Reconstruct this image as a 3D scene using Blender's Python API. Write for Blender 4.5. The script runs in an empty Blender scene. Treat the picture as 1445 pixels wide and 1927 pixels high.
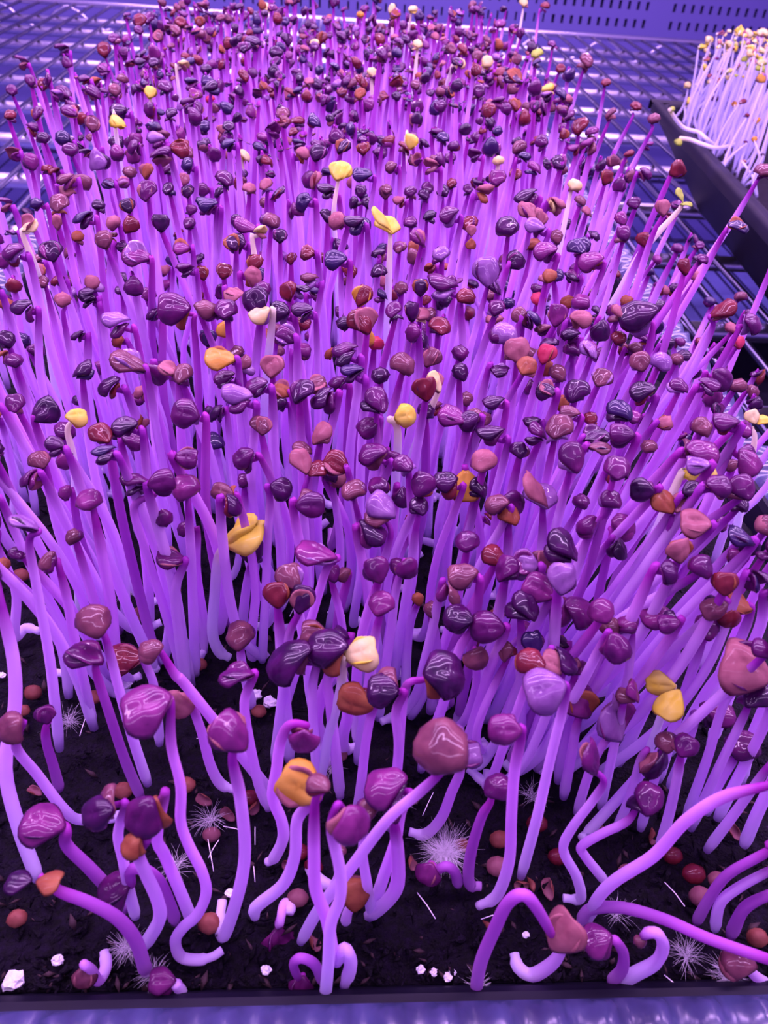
import bpy, math, random
from mathutils import Vector, Matrix, noise
R = math.radians
random.seed(11)
C = bpy.context.scene.collection
SC = bpy.context.scene

# ------------------------------------------------------------------ camera
W, H, FPX = 1445.0, 1927.0, 1450.0
CAM_H = .137
PITCH, YAW, ROLL = R(40.4), R(-5.0), R(4.4)
fwd = Vector((-math.sin(YAW)*math.cos(PITCH), math.cos(YAW)*math.cos(PITCH), -math.sin(PITCH)))
right0 = Vector((math.cos(YAW), math.sin(YAW), 0))
up0 = right0.cross(fwd)
RIGHT = right0*math.cos(ROLL) + up0*math.sin(ROLL)
UP = -right0*math.sin(ROLL) + up0*math.cos(ROLL)
EYE = Vector((0, 0, CAM_H))
cd = bpy.data.cameras.new('camera')
cam = bpy.data.objects.new('camera', cd)
C.objects.link(cam)
m = Matrix((RIGHT, UP, -fwd)).transposed().to_4x4()
m.translation = EYE
cam.matrix_world = m
cd.sensor_fit = 'VERTICAL'
cd.sensor_height = 34.6
cd.lens = FPX/H*34.6
cd.clip_start = .005
cd.clip_end = 20
cd.dof.use_dof = True
cd.dof.focus_distance = .165
cd.dof.aperture_fstop = 42
SC.camera = cam

# ------------------------------------------------------------------ light and exposure
vs = SC.view_settings
vs.view_transform = 'Standard'
vs.look = 'None'
vs.gamma = 1
vs.use_curve_mapping = False
vs.exposure = 1.16
SC.cycles.max_bounces = 12
SC.cycles.diffuse_bounces = 9
SC.cycles.glossy_bounces = 3
SC.cycles.transmission_bounces = 6
SC.cycles.caustics_reflective = False
SC.cycles.caustics_refractive = False
w = bpy.data.worlds.new('grow_room')
SC.world = w
w.use_nodes = True
w.node_tree.nodes['Background'].inputs[0].default_value = (.46, .22, 1.0, 1)
w.node_tree.nodes['Background'].inputs[1].default_value = .30
LIGHT_COL = (.80, .44, 1.0)
def led(y, z, power, x=0, sx=1.3):
    l = bpy.data.lights.new('led_tube', 'AREA')
    l.shape = 'RECTANGLE'; l.size = sx; l.size_y = .025
    l.energy = power; l.color = LIGHT_COL
    o = bpy.data.objects.new('led_tube', l)
    o.location = (x, y, z)
    C.objects.link(o)
for y, pw in ((-.10, .9), (.12, 2.5), (.34, 3.2), (.58, 3.0), (.85, 2.0), (1.15, 1.8), (1.42, 1.2)):
    led(y, .36, pw)

# ------------------------------------------------------------------ pixel geometry helpers
def ray(px, py):
    return (fwd + RIGHT*((px-W/2)/FPX) - UP*((py-H/2)/FPX))
def at(px, py, z=0.0):
    d = ray(px, py)
    return EYE + d*((z-EYE.z)/d.z)
def on_plane(px, py, p0, n):
    d = ray(px, py)
    return EYE + d*((p0-EYE).dot(n)/d.dot(n))
def depth(p): return (p-EYE).dot(fwd)
def project(p):
    d = p-EYE; z = d.dot(fwd)
    return W/2+FPX*d.dot(RIGHT)/z, H/2-FPX*d.dot(UP)/z
NH = Vector((-math.sin(YAW), math.cos(YAW), 0))

# ------------------------------------------------------------------ materials
def mat(name):
    mt = bpy.data.materials.new(name)
    mt.use_nodes = True
    nt = mt.node_tree
    return mt, nt, nt.nodes['Principled BSDF'], nt.nodes['Material Output']
def N(nt, t, **kw):
    n = nt.nodes.new(t)
    for k, v in kw.items(): setattr(n, k, v)
    return n
def simple(name, col, rough=.5, metal=0, spec=.5, nscale=0, namount=.3, bump=0, bscale=200):
    mt, nt, b, out = mat(name)
    b.inputs['Base Color'].default_value = (*col, 1)
    b.inputs['Roughness'].default_value = rough
    b.inputs['Metallic'].default_value = metal
    b.inputs['Specular IOR Level'].default_value = spec
    tc = N(nt, 'ShaderNodeTexCoord')
    if nscale:
        nz = N(nt, 'ShaderNodeTexNoise'); nz.inputs['Scale'].default_value = nscale; nz.inputs['Detail'].default_value = 5
        nt.links.new(tc.outputs['Object'], nz.inputs['Vector'])
        rp = N(nt, 'ShaderNodeValToRGB')
        rp.color_ramp.elements[0].position = .35; rp.color_ramp.elements[1].position = .7
        rp.color_ramp.elements[0].color = (*[c*(1-namount) for c in col], 1)
        rp.color_ramp.elements[1].color = (*[min(1, c*(1+namount)) for c in col], 1)
        nt.links.new(nz.outputs['Fac'], rp.inputs['Fac'])
        nt.links.new(rp.outputs['Color'], b.inputs['Base Color'])
    if bump:
        n2 = N(nt, 'ShaderNodeTexNoise'); n2.inputs['Scale'].default_value = bscale; n2.inputs['Detail'].default_value = 6
        nt.links.new(tc.outputs['Object'], n2.inputs['Vector'])
        bp = N(nt, 'ShaderNodeBump'); bp.inputs['Strength'].default_value = bump; bp.inputs['Distance'].default_value = .001
        nt.links.new(n2.outputs['Fac'], bp.inputs['Height'])
        nt.links.new(bp.outputs['Normal'], b.inputs['Normal'])
    return mt
def leafy(name, col, col2, rough, trans, coat=.0, spec=.16):
    """living tissue: blotched pigment, a waxy surface and a little light let through"""
    mt, nt, b, out = mat(name)
    tc = N(nt, 'ShaderNodeTexCoord')
    nz = N(nt, 'ShaderNodeTexNoise'); nz.inputs['Scale'].default_value = 330; nz.inputs['Detail'].default_value = 3
    nt.links.new(tc.outputs['Object'], nz.inputs['Vector'])
    rp = N(nt, 'ShaderNodeValToRGB')
    rp.color_ramp.elements[0].position = .38; rp.color_ramp.elements[0].color = (*col, 1)
    rp.color_ramp.elements[1].position = .68; rp.color_ramp.elements[1].color = (*col2, 1)
    nt.links.new(nz.outputs['Fac'], rp.inputs['Fac'])
    nt.links.new(rp.outputs['Color'], b.inputs['Base Color'])
    b.inputs['Roughness'].default_value = rough
    b.inputs['Specular IOR Level'].default_value = spec
    b.inputs['Coat Weight'].default_value = coat
    b.inputs['Coat Roughness'].default_value = .07
    n2 = N(nt, 'ShaderNodeTexNoise'); n2.inputs['Scale'].default_value = 700; n2.inputs['Detail'].default_value = 2
    nt.links.new(tc.outputs['Object'], n2.inputs['Vector'])
    bp = N(nt, 'ShaderNodeBump'); bp.inputs['Strength'].default_value = .14; bp.inputs['Distance'].default_value = .0006
    nt.links.new(n2.outputs['Fac'], bp.inputs['Height'])
    nt.links.new(bp.outputs['Normal'], b.inputs['Normal'])
    tr = N(nt, 'ShaderNodeBsdfTranslucent')
    nt.links.new(rp.outputs['Color'], tr.inputs['Color'])
    mx = N(nt, 'ShaderNodeMixShader'); mx.inputs['Fac'].default_value = trans
    nt.links.new(b.outputs['BSDF'], mx.inputs[1]); nt.links.new(tr.outputs['BSDF'], mx.inputs[2])
    nt.links.new(mx.outputs['Shader'], out.inputs['Surface'])
    return mt
def stemmy(name, base, mid, top):
    """hypocotyl: the plant's own pigment runs from pale at the root to purple at the neck"""
    mt, nt, b, out = mat(name)
    a = N(nt, 'ShaderNodeAttribute', attribute_name='along')
    rp = N(nt, 'ShaderNodeValToRGB')
    e = rp.color_ramp.elements
    e[0].position = .05; e[0].color = (*base, 1)
    e[1].position = .93; e[1].color = (*top, 1)
    q = e.new(.45); q.color = (*mid, 1)
    q = e.new(.80); q.color = (*[mid[i]*.78+top[i]*.22 for i in range(3)], 1)
    nt.links.new(a.outputs['Fac'], rp.inputs['Fac'])
    nt.links.new(rp.outputs['Color'], b.inputs['Base Color'])
    b.inputs['Roughness'].default_value = .5
    b.inputs['Specular IOR Level'].default_value = .3
    tr = N(nt, 'ShaderNodeBsdfTranslucent')
    nt.links.new(rp.outputs['Color'], tr.inputs['Color'])
    mx = N(nt, 'ShaderNodeMixShader'); mx.inputs['Fac'].default_value = .45
    nt.links.new(b.outputs['BSDF'], mx.inputs[1]); nt.links.new(tr.outputs['BSDF'], mx.inputs[2])
    nt.links.new(mx.outputs['Shader'], out.inputs['Surface'])
    return mt
PIG = {  # pigment, blotch, roughness, translucency
 'd': ((0.01664, 0.00064, 0.0256), (0.0512, 0.00192, 0.05888), .24, .12, 'dark purple'),
 'b': ((0.01152, 0.00256, 0.04224), (0.0288, 0.00512, 0.0672), .28, .06, 'blue-black'),
 'p': ((0.05888, 0.00256, 0.06272), (0.1152, 0.0064, 0.0992), .27, .18, 'plum purple'),
 'm': ((0.1152, 0.00896, 0.0992), (0.1984, 0.02304, 0.1504), .30, .18, 'magenta'),
 'r': ((0.1024, 0.0064, 0.01792), (0.1728, 0.01664, 0.02688), .30, .2, 'dark red'),
 'h': ((0.3968, 0.0192, 0.064), (0.48, 0.0512, 0.1088), .32, .25, 'crimson'),
 'n': ((0.1024, 0.02304, 0.048), (0.1792, 0.0544, 0.0768), .36, .18, 'mauve brown'),
 'o': ((0.2176, 0.0544, 0.0256), (0.32, 0.1152, 0.0448), .38, .25, 'rust orange'),
 'a': ((0.4937, 0.2543, 0.02618), (0.5535, 0.3441, 0.05984), .40, .25, 'amber'),
 'k': ((0.248, 0.076, 0.1), (0.352, 0.132, 0.152), .40, .22, 'peach pink'),
 'v': ((0.16, 0.0576, 0.2112), (0.256, 0.1216, 0.3008), .32, .12, 'lavender'),
 'y': ((0.6582, 0.5535, 0.04488), (0.6732, 0.6134, 0.1197), .45, .25, 'yellow'),
 'g': ((0.3291, 0.4488, 0.04488), (0.4189, 0.5236, 0.09724), .45, .25, 'yellow-green'),
 'w': ((0.6134, 0.5386, 0.1795), (0.6433, 0.6134, 0.2842), .45, .25, 'cream'),
}
LEAF = {}
for k, (c1, c2, ro, tr, word) in PIG.items():
    LEAF[k] = leafy('seed_leaf_'+word.replace(' ', '_').replace('-', '_'), c1, c2, ro+.14, tr, .5 if k in 'dbpmrnv' else .12)
WORD = {k: v[4] for k, v in PIG.items()}
STEM = {
 'violet': stemmy('stem_violet', (.84, .74, .985), (.87, .60, .99), (.36, .03, .42)),
 'pink': stemmy('stem_pink', (.84, .68, .97), (.86, .48, .975), (.38, .025, .40)),
 'purple': stemmy('stem_purple', (.62, .30, .72), (.55, .16, .64), (.45, .04, .45)),
 'lilac': stemmy('stem_lilac', (.74, .72, .94), (.76, .75, .95), (.80, .82, .80)),
 'pale': stemmy('stem_pale', (.84, .86, .95), (.82, .82, .95), (.84, .82, .62)),
}
M = {}
M['soil'] = simple('peat', (.0030, .0008, .0072), .75, spec=.2, nscale=900, namount=.8, bump=1.0, bscale=1500)
M['perlite'] = simple('perlite', (.86, .90, .88), .8, nscale=500, namount=.15, bump=.8, bscale=900)
M['tray'] = simple('black_plastic', (.007, .006, .016), .5, spec=.14, nscale=60, namount=.3)
M['rim'] = simple('ribbed_black_plastic', (.042, .05, .125), .24, spec=.9, nscale=120, namount=.25)
M['chrome'] = simple('chrome_wire_dark_reflection', (.16, .15, .24), .28, metal=1)  # dark base colour stands in for the dark surroundings this chrome reflects
M['rod'] = simple('bright_chrome_rod', (.92, .90, 1.0), .32, metal=1)
M['panel'] = simple('violet_painted_panel', (.14, .125, .40), .55)
M['dark'] = simple('slot_shade', (.13, .13, .34), .8)
M['floor'] = simple('lower_deck_paint', (.17, .185, .50), .5, nscale=6, namount=.35)
M['hull'] = leafy('seed_hull_brown', (.17, .045, .035), (.29, .10, .07), .45, .05)
M['hull2'] = leafy('seed_hull_mauve', (.17, .055, .075), (.26, .10, .12), .5, .05)
M['hair'] = simple('root_hair', (.9, .86, .92), .7)

# ------------------------------------------------------------------ mesh helpers
def new_mesh(name, V, Fc, mats, mi=None, along=None, smooth=True, parent=None, loc=None):
    me = bpy.data.meshes.new(name)
    me.from_pydata([tuple(v) for v in V], [], Fc)
    for q in mats: me.materials.append(q)
    n = len(me.polygons)
    if mi: me.polygons.foreach_set('material_index', mi)
    me.polygons.foreach_set('use_smooth', [smooth]*n)
    if along:
        at_ = me.attributes.new('along', 'FLOAT', 'POINT')
        at_.data.foreach_set('value', along)
    me.update()
    o = bpy.data.objects.new(name, me)
    C.objects.link(o)
    if parent: o.parent = parent
    if loc is not None: o.location = loc
    return o
class MB:
    def __init__(s): s.V = []; s.F = []; s.mi = []; s.al = []
    def add(s, V, F, mi=0, al=None):
        b = len(s.V)
        s.V += V
        s.F += [tuple(i+b for i in f) for f in F]
        s.mi += mi if isinstance(mi, list) else [mi]*len(F)
        s.al += al if al else [0.0]*len(V)
    def box(s, x0, x1, y0, y1, z0, z1, mi=0):
        V = [Vector((x, y, z)) for z in (z0, z1) for y in (y0, y1) for x in (x0, x1)]
        s.add(V, [(0, 2, 3, 1), (4, 5, 7, 6), (0, 1, 5, 4), (2, 6, 7, 3), (0, 4, 6, 2), (1, 3, 7, 5)], mi)
    def build(s, name, mats, parent=None, loc=None, smooth=True):
        off = loc if loc is not None else Vector((0, 0, 0))
        V = [v-off for v in s.V]
        return new_mesh(name, V, s.F, mats, s.mi, s.al, smooth, parent, None if parent else loc)
def catmull(P, per=5):
    if len(P) < 3: return list(P)
    Q = [P[0]*2-P[1]] + list(P) + [P[-1]*2-P[-2]]
    out = []
    for i in range(1, len(Q)-2):
        a, b, c, d = Q[i-1], Q[i], Q[i+1], Q[i+2]
        for k in range(per):
            t = k/per
            out.append(.5*((2*b)+(c-a)*t+(2*a-5*b+4*c-d)*t*t+(3*b-a-3*c+d)*t**3))
    out.append(P[-1].copy())
    return out
def tube(P, rad, sides=8):
    """verts, faces, running fraction of a swept tube; rad(t) gives the radius"""
    n = len(P)
    L = [0]
    for i in range(1, n): L.append(L[-1]+(P[i]-P[i-1]).length)
    tot = max(L[-1], 1e-6)
    V = []; F = []; al = []
    t0 = (P[1]-P[0]).normalized()
    nrm = t0.orthogonal().normalized()
    for i in range(n):
        t = (P[min(i+1, n-1)]-P[max(i-1, 0)])
        t = t.normalized() if t.length > 1e-9 else t0
        nrm = (nrm-t*nrm.dot(t))
        nrm = nrm.normalized() if nrm.length > 1e-6 else t.orthogonal().normalized()
        bn = t.cross(nrm)
        f = L[i]/tot
        r = rad(f)
        for k in range(sides):
            a = 2*math.pi*k/sides
            V.append(P[i]+nrm*(math.cos(a)*r)+bn*(math.sin(a)*r)); al.append(f)
        if i:
            b0 = (i-1)*sides; b1 = i*sides
            for k in range(sides):
                k2 = (k+1) % sides
                F.append((b0+k, b0+k2, b1+k2, b1+k))
    V.append(P[0].copy()); al.append(0.0); V.append(P[-1].copy()); al.append(1.0)
    c0 = len(V)-2
    for k in range(sides):
        F.append((c0, (k+1) % sides, k))
        F.append((c0+1, (n-1)*sides+k, (n-1)*sides+(k+1) % sides))
    return V, F, al

def cotyledon(Wd=.42, fold=1.4, bend=.5, T=.2, notch=.08, rings=5, segs=18, flip=False, rough=.02, rnd=random):
    """unit-length seed leaf, stalk end at the origin, tip towards +x, outer side +z. Two skins meeting at the edge."""
    ph = [rnd.uniform(0, 6.28) for _ in range(4)]
    fr = [rnd.uniform(5, 9), rnd.uniform(6, 11)]
    V = []; F = []; mi = []
    r = Wd/max(fold, .05)
    Rb = 1/bend if abs(bend) > .02 else None
    def place(X, Y, hz):
        al = Y/r
        y = (r+hz)*math.sin(al); z = (r+hz)*math.cos(al)-r
        if Rb:
            be = X/Rb
            return Vector(((Rb+z)*math.sin(be), y, (Rb+z)*math.cos(be)-Rb))
        return Vector((X, y, z))
    def pt(ri, th, side):
        rho = ri/rings
        nt_ = 1-notch*math.exp(-(((th+math.pi) % (2*math.pi)-math.pi)/.42)**2)*rho
        cx = .5
        x = cx+math.cos(th)*.5*rho*nt_
        taper = 1-.6*max(0, -math.cos(th))**1.3
        y = math.sin(th)*Wd*rho*taper*(1+.08*math.cos(th))
        h = .5*T*math.sqrt(max(0, 1-rho**2.2))
        wv = rough*(math.sin(fr[0]*x+ph[0])*math.cos(fr[1]*y+ph[1])+.6*math.sin(13*x+ph[2]+7*y))*(1-rho**4)
        groove = -.05*math.exp(-(y/(.13*Wd))**2)*(1-rho**4) if side > 0 else .0
        return place(x, y, side*h+wv+groove)
    for side in (1, -1):
        base = len(V)
        V.append(pt(0, 0, side))
        for ri in range(1, rings+(1 if side > 0 else 0)):
            for k in range(segs): V.append(pt(ri, 2*math.pi*k/segs, side))
        if side > 0: edge0 = base+1+(rings-1)*segs
        def idx(ri, k):
            k %= segs
            if ri == rings: return edge0+k
            return base+1+(ri-1)*segs+k
        for k in range(segs):
            f = (base, idx(1, k), idx(1, k+1))
            F.append(f if side > 0 else f[::-1]); mi.append(0 if side > 0 else 1)
        for ri in range(1, rings):
            for k in range(segs):
                f = (idx(ri, k), idx(ri+1, k), idx(ri+1, k+1), idx(ri, k+1))
                F.append(f if side > 0 else f[::-1]); mi.append(0 if side > 0 else 1)
    return V, F, mi

def rot(axis, a): return Matrix.Rotation(a, 3, axis)
def xf(V, M3, s, off): return [M3 @ (v*s)+off for v in V]

def head_parts(typ, outer, inner, rnd, lo=False):
    """[(verts, faces, matidx, (skin, lining))...] of one seedling head, unit size, stalk at the origin, long axis +x, top +z"""
    rg, sg = (3, 10) if lo else (6, 20)
    cot = lambda **k: cotyledon(rings=rg, segs=sg, rnd=rnd, **k)
    u = rnd.uniform
    res = []
    lin = {'d': 'p', 'b': 'p', 'p': 'm', 'm': 'k', 'r': 'o', 'o': 'o', 'n': 'k'}
    if typ == 'b':
        V, F, mi = cot(Wd=u(.50, .66), fold=u(1.05, 1.5), bend=u(.35, 1.0), T=u(.12, .2), notch=u(.06, .26))
        res.append((xf(V, rot('X', u(-.3, .3)) @ rot('Y', u(-.2, .1)), 1.0, Vector((0, 0, .06))), F, mi, (outer, lin.get(outer, outer))))
        V, F, mi = cot(Wd=u(.44, .58), fold=u(1.0, 1.6), bend=u(.5, 1.1), T=u(.16, .28), notch=u(.05, .2))
        res.append((xf(V, rot('Z', u(-.35, .35)) @ rot('X', u(-.4, .4)) @ rot('Y', u(.3, .65)), u(.72, .92), Vector((.02, u(-.08, .08), -.06))), F, mi, (inner, lin.get(inner, inner))))
    elif typ == 'c':
        g = u(.2, .42)
        V, F, mi = cot(Wd=u(.50, .64), fold=u(.8, 1.2), bend=u(.3, .9), T=u(.08, .14), notch=u(.1, .3))
        res.append((xf(V, rot('X', u(-.2, .2)) @ rot('Y', -g), 1.0, Vector((0, 0, .03))), F, mi, (outer, lin.get(outer, outer))))
        V, F, mi = cot(Wd=u(.46, .6), fold=u(.8, 1.3), bend=u(.3, .8), T=u(.09, .16), notch=u(.08, .25))
        res.append((xf(V, rot('X', math.pi+u(-.3, .3)) @ rot('Y', -g*.9), u(.85, .98), Vector((0, 0, -.03))), F, mi, (inner, lin.get(inner, inner))))
    elif typ == 'o':
        for s, col in ((1, inner), (-1, outer)):
            V, F, mi = cot(Wd=.56, fold=.6, bend=.35, T=.11, notch=.22)
            M3 = rot('Z', 0 if s > 0 else math.pi) @ rot('Y', u(-.35, -.05))
            res.append((xf(V, M3, .56, Vector((s*.03, 0, 0))), F, mi, (col, col)))
    elif typ == 'f':
        for s, col in ((1, outer), (-1, inner)):
            V, F, mi = cot(Wd=u(.46, .54), fold=u(.7, 1.0), bend=u(.3, .6), T=.09, notch=.2)
            M3 = rot('Z', s*u(.3, .5)) @ rot('X', s*u(.3, .7)) @ rot('Y', -s*u(.15, .3))
            res.append((xf(V, M3, 1.0 if s > 0 else .88, Vector((0, s*.05, s*.08))), F, mi, (col, col)))
    else:  # 'r': tightly shut, almost a ball
        V, F, mi = cot(Wd=u(.62, .72), fold=u(1.9, 2.2), bend=u(.5, .8), T=u(.34, .42), notch=.02, rough=.03)
        res.append((xf(V, rot('Y', .1), 1.0, Vector((0, 0, .18))), F, mi, (outer, outer)))
        V, F, mi = cot(Wd=.56, fold=1.5, bend=.7, T=.5, notch=.04)
        res.append((xf(V, rot('X', u(-.4, .4)) @ rot('Y', .15), .9, Vector((.04, 0, -.03))), F, mi, (inner, inner)))
    return res

def fit_head(parts, M3, size, c, grow=.98):
    """scales the unit head to its observed length and centres it on c"""
    A = [M3 @ v for p in parts for v in p[0]]
    mn = []; mx = []
    for ax in (RIGHT, UP, fwd):
        q = [v.dot(ax) for v in A]
        mn.append(min(q)); mx.append(max(q))
    k = size*grow/max(mx[0]-mn[0], mx[1]-mn[1])
    mid = (RIGHT*(mn[0]+mx[0])+UP*(mn[1]+mx[1])+fwd*(mn[2]+mx[2]))*.5
    return [([M3 @ v*k-mid*k+c for v in p[0]],)+tuple(p[1:]) for p in parts]

def height_at(py):
    K = [(-50, .073), (200, .069), (600, .061), (900, .050), (1250, .041), (1500, .031), (1800, .012), (1950, .005)]
    for (a, ha), (b, hb) in zip(K, K[1:]):
        if py <= b: return ha+(hb-ha)*max(0, (py-a)/(b-a))
    return .005

def parse(line):
    h, _, st = line.partition('|')
    q = h.split()
    pts = [tuple(float(v) for v in p.split()) for p in st.split(',')] if st.strip() else []
    return float(q[0]), float(q[1]), float(q[2]), float(q[3]), q[4], q[5], q[6], pts

ROOT_SEEN = {(-25, 1080), (-20, 985), (47, 985), (166, 940), (258, 912), (308, 908), (321, 1050), (458, 1005), (1261, 944), (472, 1038), (160, 1232), (175, 1168), (452, 1195)}
XMIN, XMAX, YMIN, YMAX = -.1185, .1185, .0435, .548
def sprout(line, rnd, lo=False):
    """turns one observed seedling into stem points and head frame in the tray"""
    x, y, s, a, typ, outer, inner, pts = line
    ar = R(a)
    dirpx = (math.cos(ar), -math.sin(ar))
    frac = 0 if typ == 'o' else .32 if typ == 'r' else .46 if typ == 'b' and (abs(a) < 50 or a > 130) else .38
    ax, ay = x-dirpx[0]*s*frac, y-dirpx[1]*s*frac
    explicit = len(pts) > 0
    seen_root = y > 1240 or (int(x), int(y)) in ROOT_SEEN
    if explicit:
        lowest = max(range(len(pts)), key=lambda i: pts[i][1])
        if not seen_root:   # the root is hidden: carry the stem on downwards until it meets the soil
            att = at(ax, ay, height_at(y)+(.006 if y < 460 else 0))
            (u0, v0), (u1, v1) = pts[0][:2], pts[-1][:2]
            q = 0
            while q < 6:
                b0 = on_plane(u0+(u0-u1)*q, v0+(v0-v1)*q, att, NH)
                if b0.z <= 0: break
                q += .04
            b0.z = -.0006; b0.x = min(XMAX, max(XMIN, b0.x))
            Q = [on_plane(p[0], p[1], att, NH) for p in pts]
            Q = [p for p in Q if .006 < p.z < att.z-.002]
            # a clamped root bends the lower stem back over the soil
            P = [b0, b0.lerp(Q[0] if Q else att, .5)]+Q if abs(b0.x) < XMAX else [b0]+Q[len(Q)//2:]
        elif len(pts[0]) > 2 or any(len(p) > 2 for p in pts):
            P = [at(p[0], p[1], p[2]/1000 if len(p) > 2 else .0012) for p in pts]
            zl = max(P[-1].z, .0012)
            # the free end keeps the distance it has reached
            att = on_plane(ax, ay, P[-1], NH) if a != -30 else at(ax, ay, .031)
            P = P
        else:
            p0 = at(pts[lowest][0], pts[lowest][1], .0012)
            nrm = NH
            cap = .053 if pts[lowest][1] > 1500 else .058
            att = on_plane(ax, ay, p0, nrm)
            if att.z > cap:   # it leans away from the camera
                q = at(ax, ay, cap)
                nrm = right0.cross(q-p0).normalized()
                att = on_plane(ax, ay, p0, nrm)
            P = []
            for i, p in enumerate(pts):
                if i < lowest: P.append(at(p[0], p[1], .0012))
                else: P.append(on_plane(p[0], p[1], p0, nrm))
    else:
        h = height_at(y)
        dexp = depth(at(x, y, h))
        sexp = .0050*FPX/dexp
        if 780 < y < 1350:
            h *= 1+.2*min(1, max(0, (x-950)/250))+.12*min(1, max(0, (420-x)/250))
        if y < 1400: h *= min(1.04, max(.6, .35+.75*s/sexp))
        h += rnd.uniform(-.002, .002)
        att = at(ax, ay, max(h, .004))
    size = s*depth(att)/FPX
    if not explicit:
        k = min(1, max(0, (x-1000)/330)); k = k*k*(3-2*k)
        k2 = min(1, max(0, (250-x)/250))
        lean = math.tan(R(13)*k)-math.tan(R(5)*k2)+rnd.gauss(0, .04)
        bx = min(XMAX, max(XMIN, att.x-lean*att.z)); by = min(YMAX, max(YMIN, att.y+rnd.gauss(0, .05)*att.z+.004))
        base = Vector((bx, by, -.0006))
        P = [base]
        n = 3
        bow = Vector((rnd.gauss(0, .0022), rnd.gauss(0, .002), 0))
        if rnd.random() < .6:   # a crook just above the soil
            an = rnd.uniform(0, 6.28)
            P = [base+Vector((math.cos(an), math.sin(an), 0))*rnd.uniform(.003, .009), base+Vector((math.cos(an), math.sin(an), .6))*.0022]
            P[0].z = .0008
        for i in range(1, n+1):
            t = i/(n+1)*.94
            P.append(base.lerp(att, t)+bow*math.sin(math.pi*t))
    # head frame
    ex = (RIGHT*math.cos(ar)+UP*math.sin(ar)-fwd*rnd.uniform(-.25, .3)).normalized()
    ref = (Vector((0, 0, 1))-fwd*.2)
    ref = ref-ex*ref.dot(ex)
    ez = ref.normalized()
    ey = ez.cross(ex)
    M3 = Matrix((ex, ey, ez)).transposed() @ rot('X', rnd.gauss(0, .38)+(0 if typ in 'or' else rnd.choice((-.25, .25))))
    if typ in 'bc' and (a < 45 or a > 135):
        hook = att-ex*size*.16-Vector((0, 0, size*.06))
        if (hook-P[-1]).length > size*.5: P.append(hook)
    centre = att+ex*size*frac
    if abs(ex.dot(fwd)) > 0: centre -= fwd*(centre-att).dot(fwd)
    back = fwd*size*(.12 if frac > .4 else .26)-Vector((0, 0, size*.05))
    P = P+[att+back, att+back+(centre-att)*(.65 if frac > .4 else .25)]
    # soil is z = 0: nothing sinks but the root
    for i, p in enumerate(P):
        if p.z < .0008 and i > 0: p.z = .0008
    return P, centre, M3, size

def stem_rad(r0, rnd):
    r1 = r0*rnd.uniform(.60, .74)
    return lambda t: (r0*(1-t)+r1*t)*(.75 if t < .04 else 1 if t < .86 else 1-.4*(t-.86)/.14)

def stem_kind(outer, inner, typ, rnd):
    if outer in 'ywg': return 'pale'
    q = rnd.random()
    return 'violet' if q < .62 else 'pink' if q < .9 else 'purple'
PURPLE_HEADS = {(85, 1345), (65, 1660), (83, 1553), (216, 1680), (1062, 1750), (1122, 1775), (1480, 1680), (1480, 1580), (566, 1858), (806, 1645)}
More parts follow.
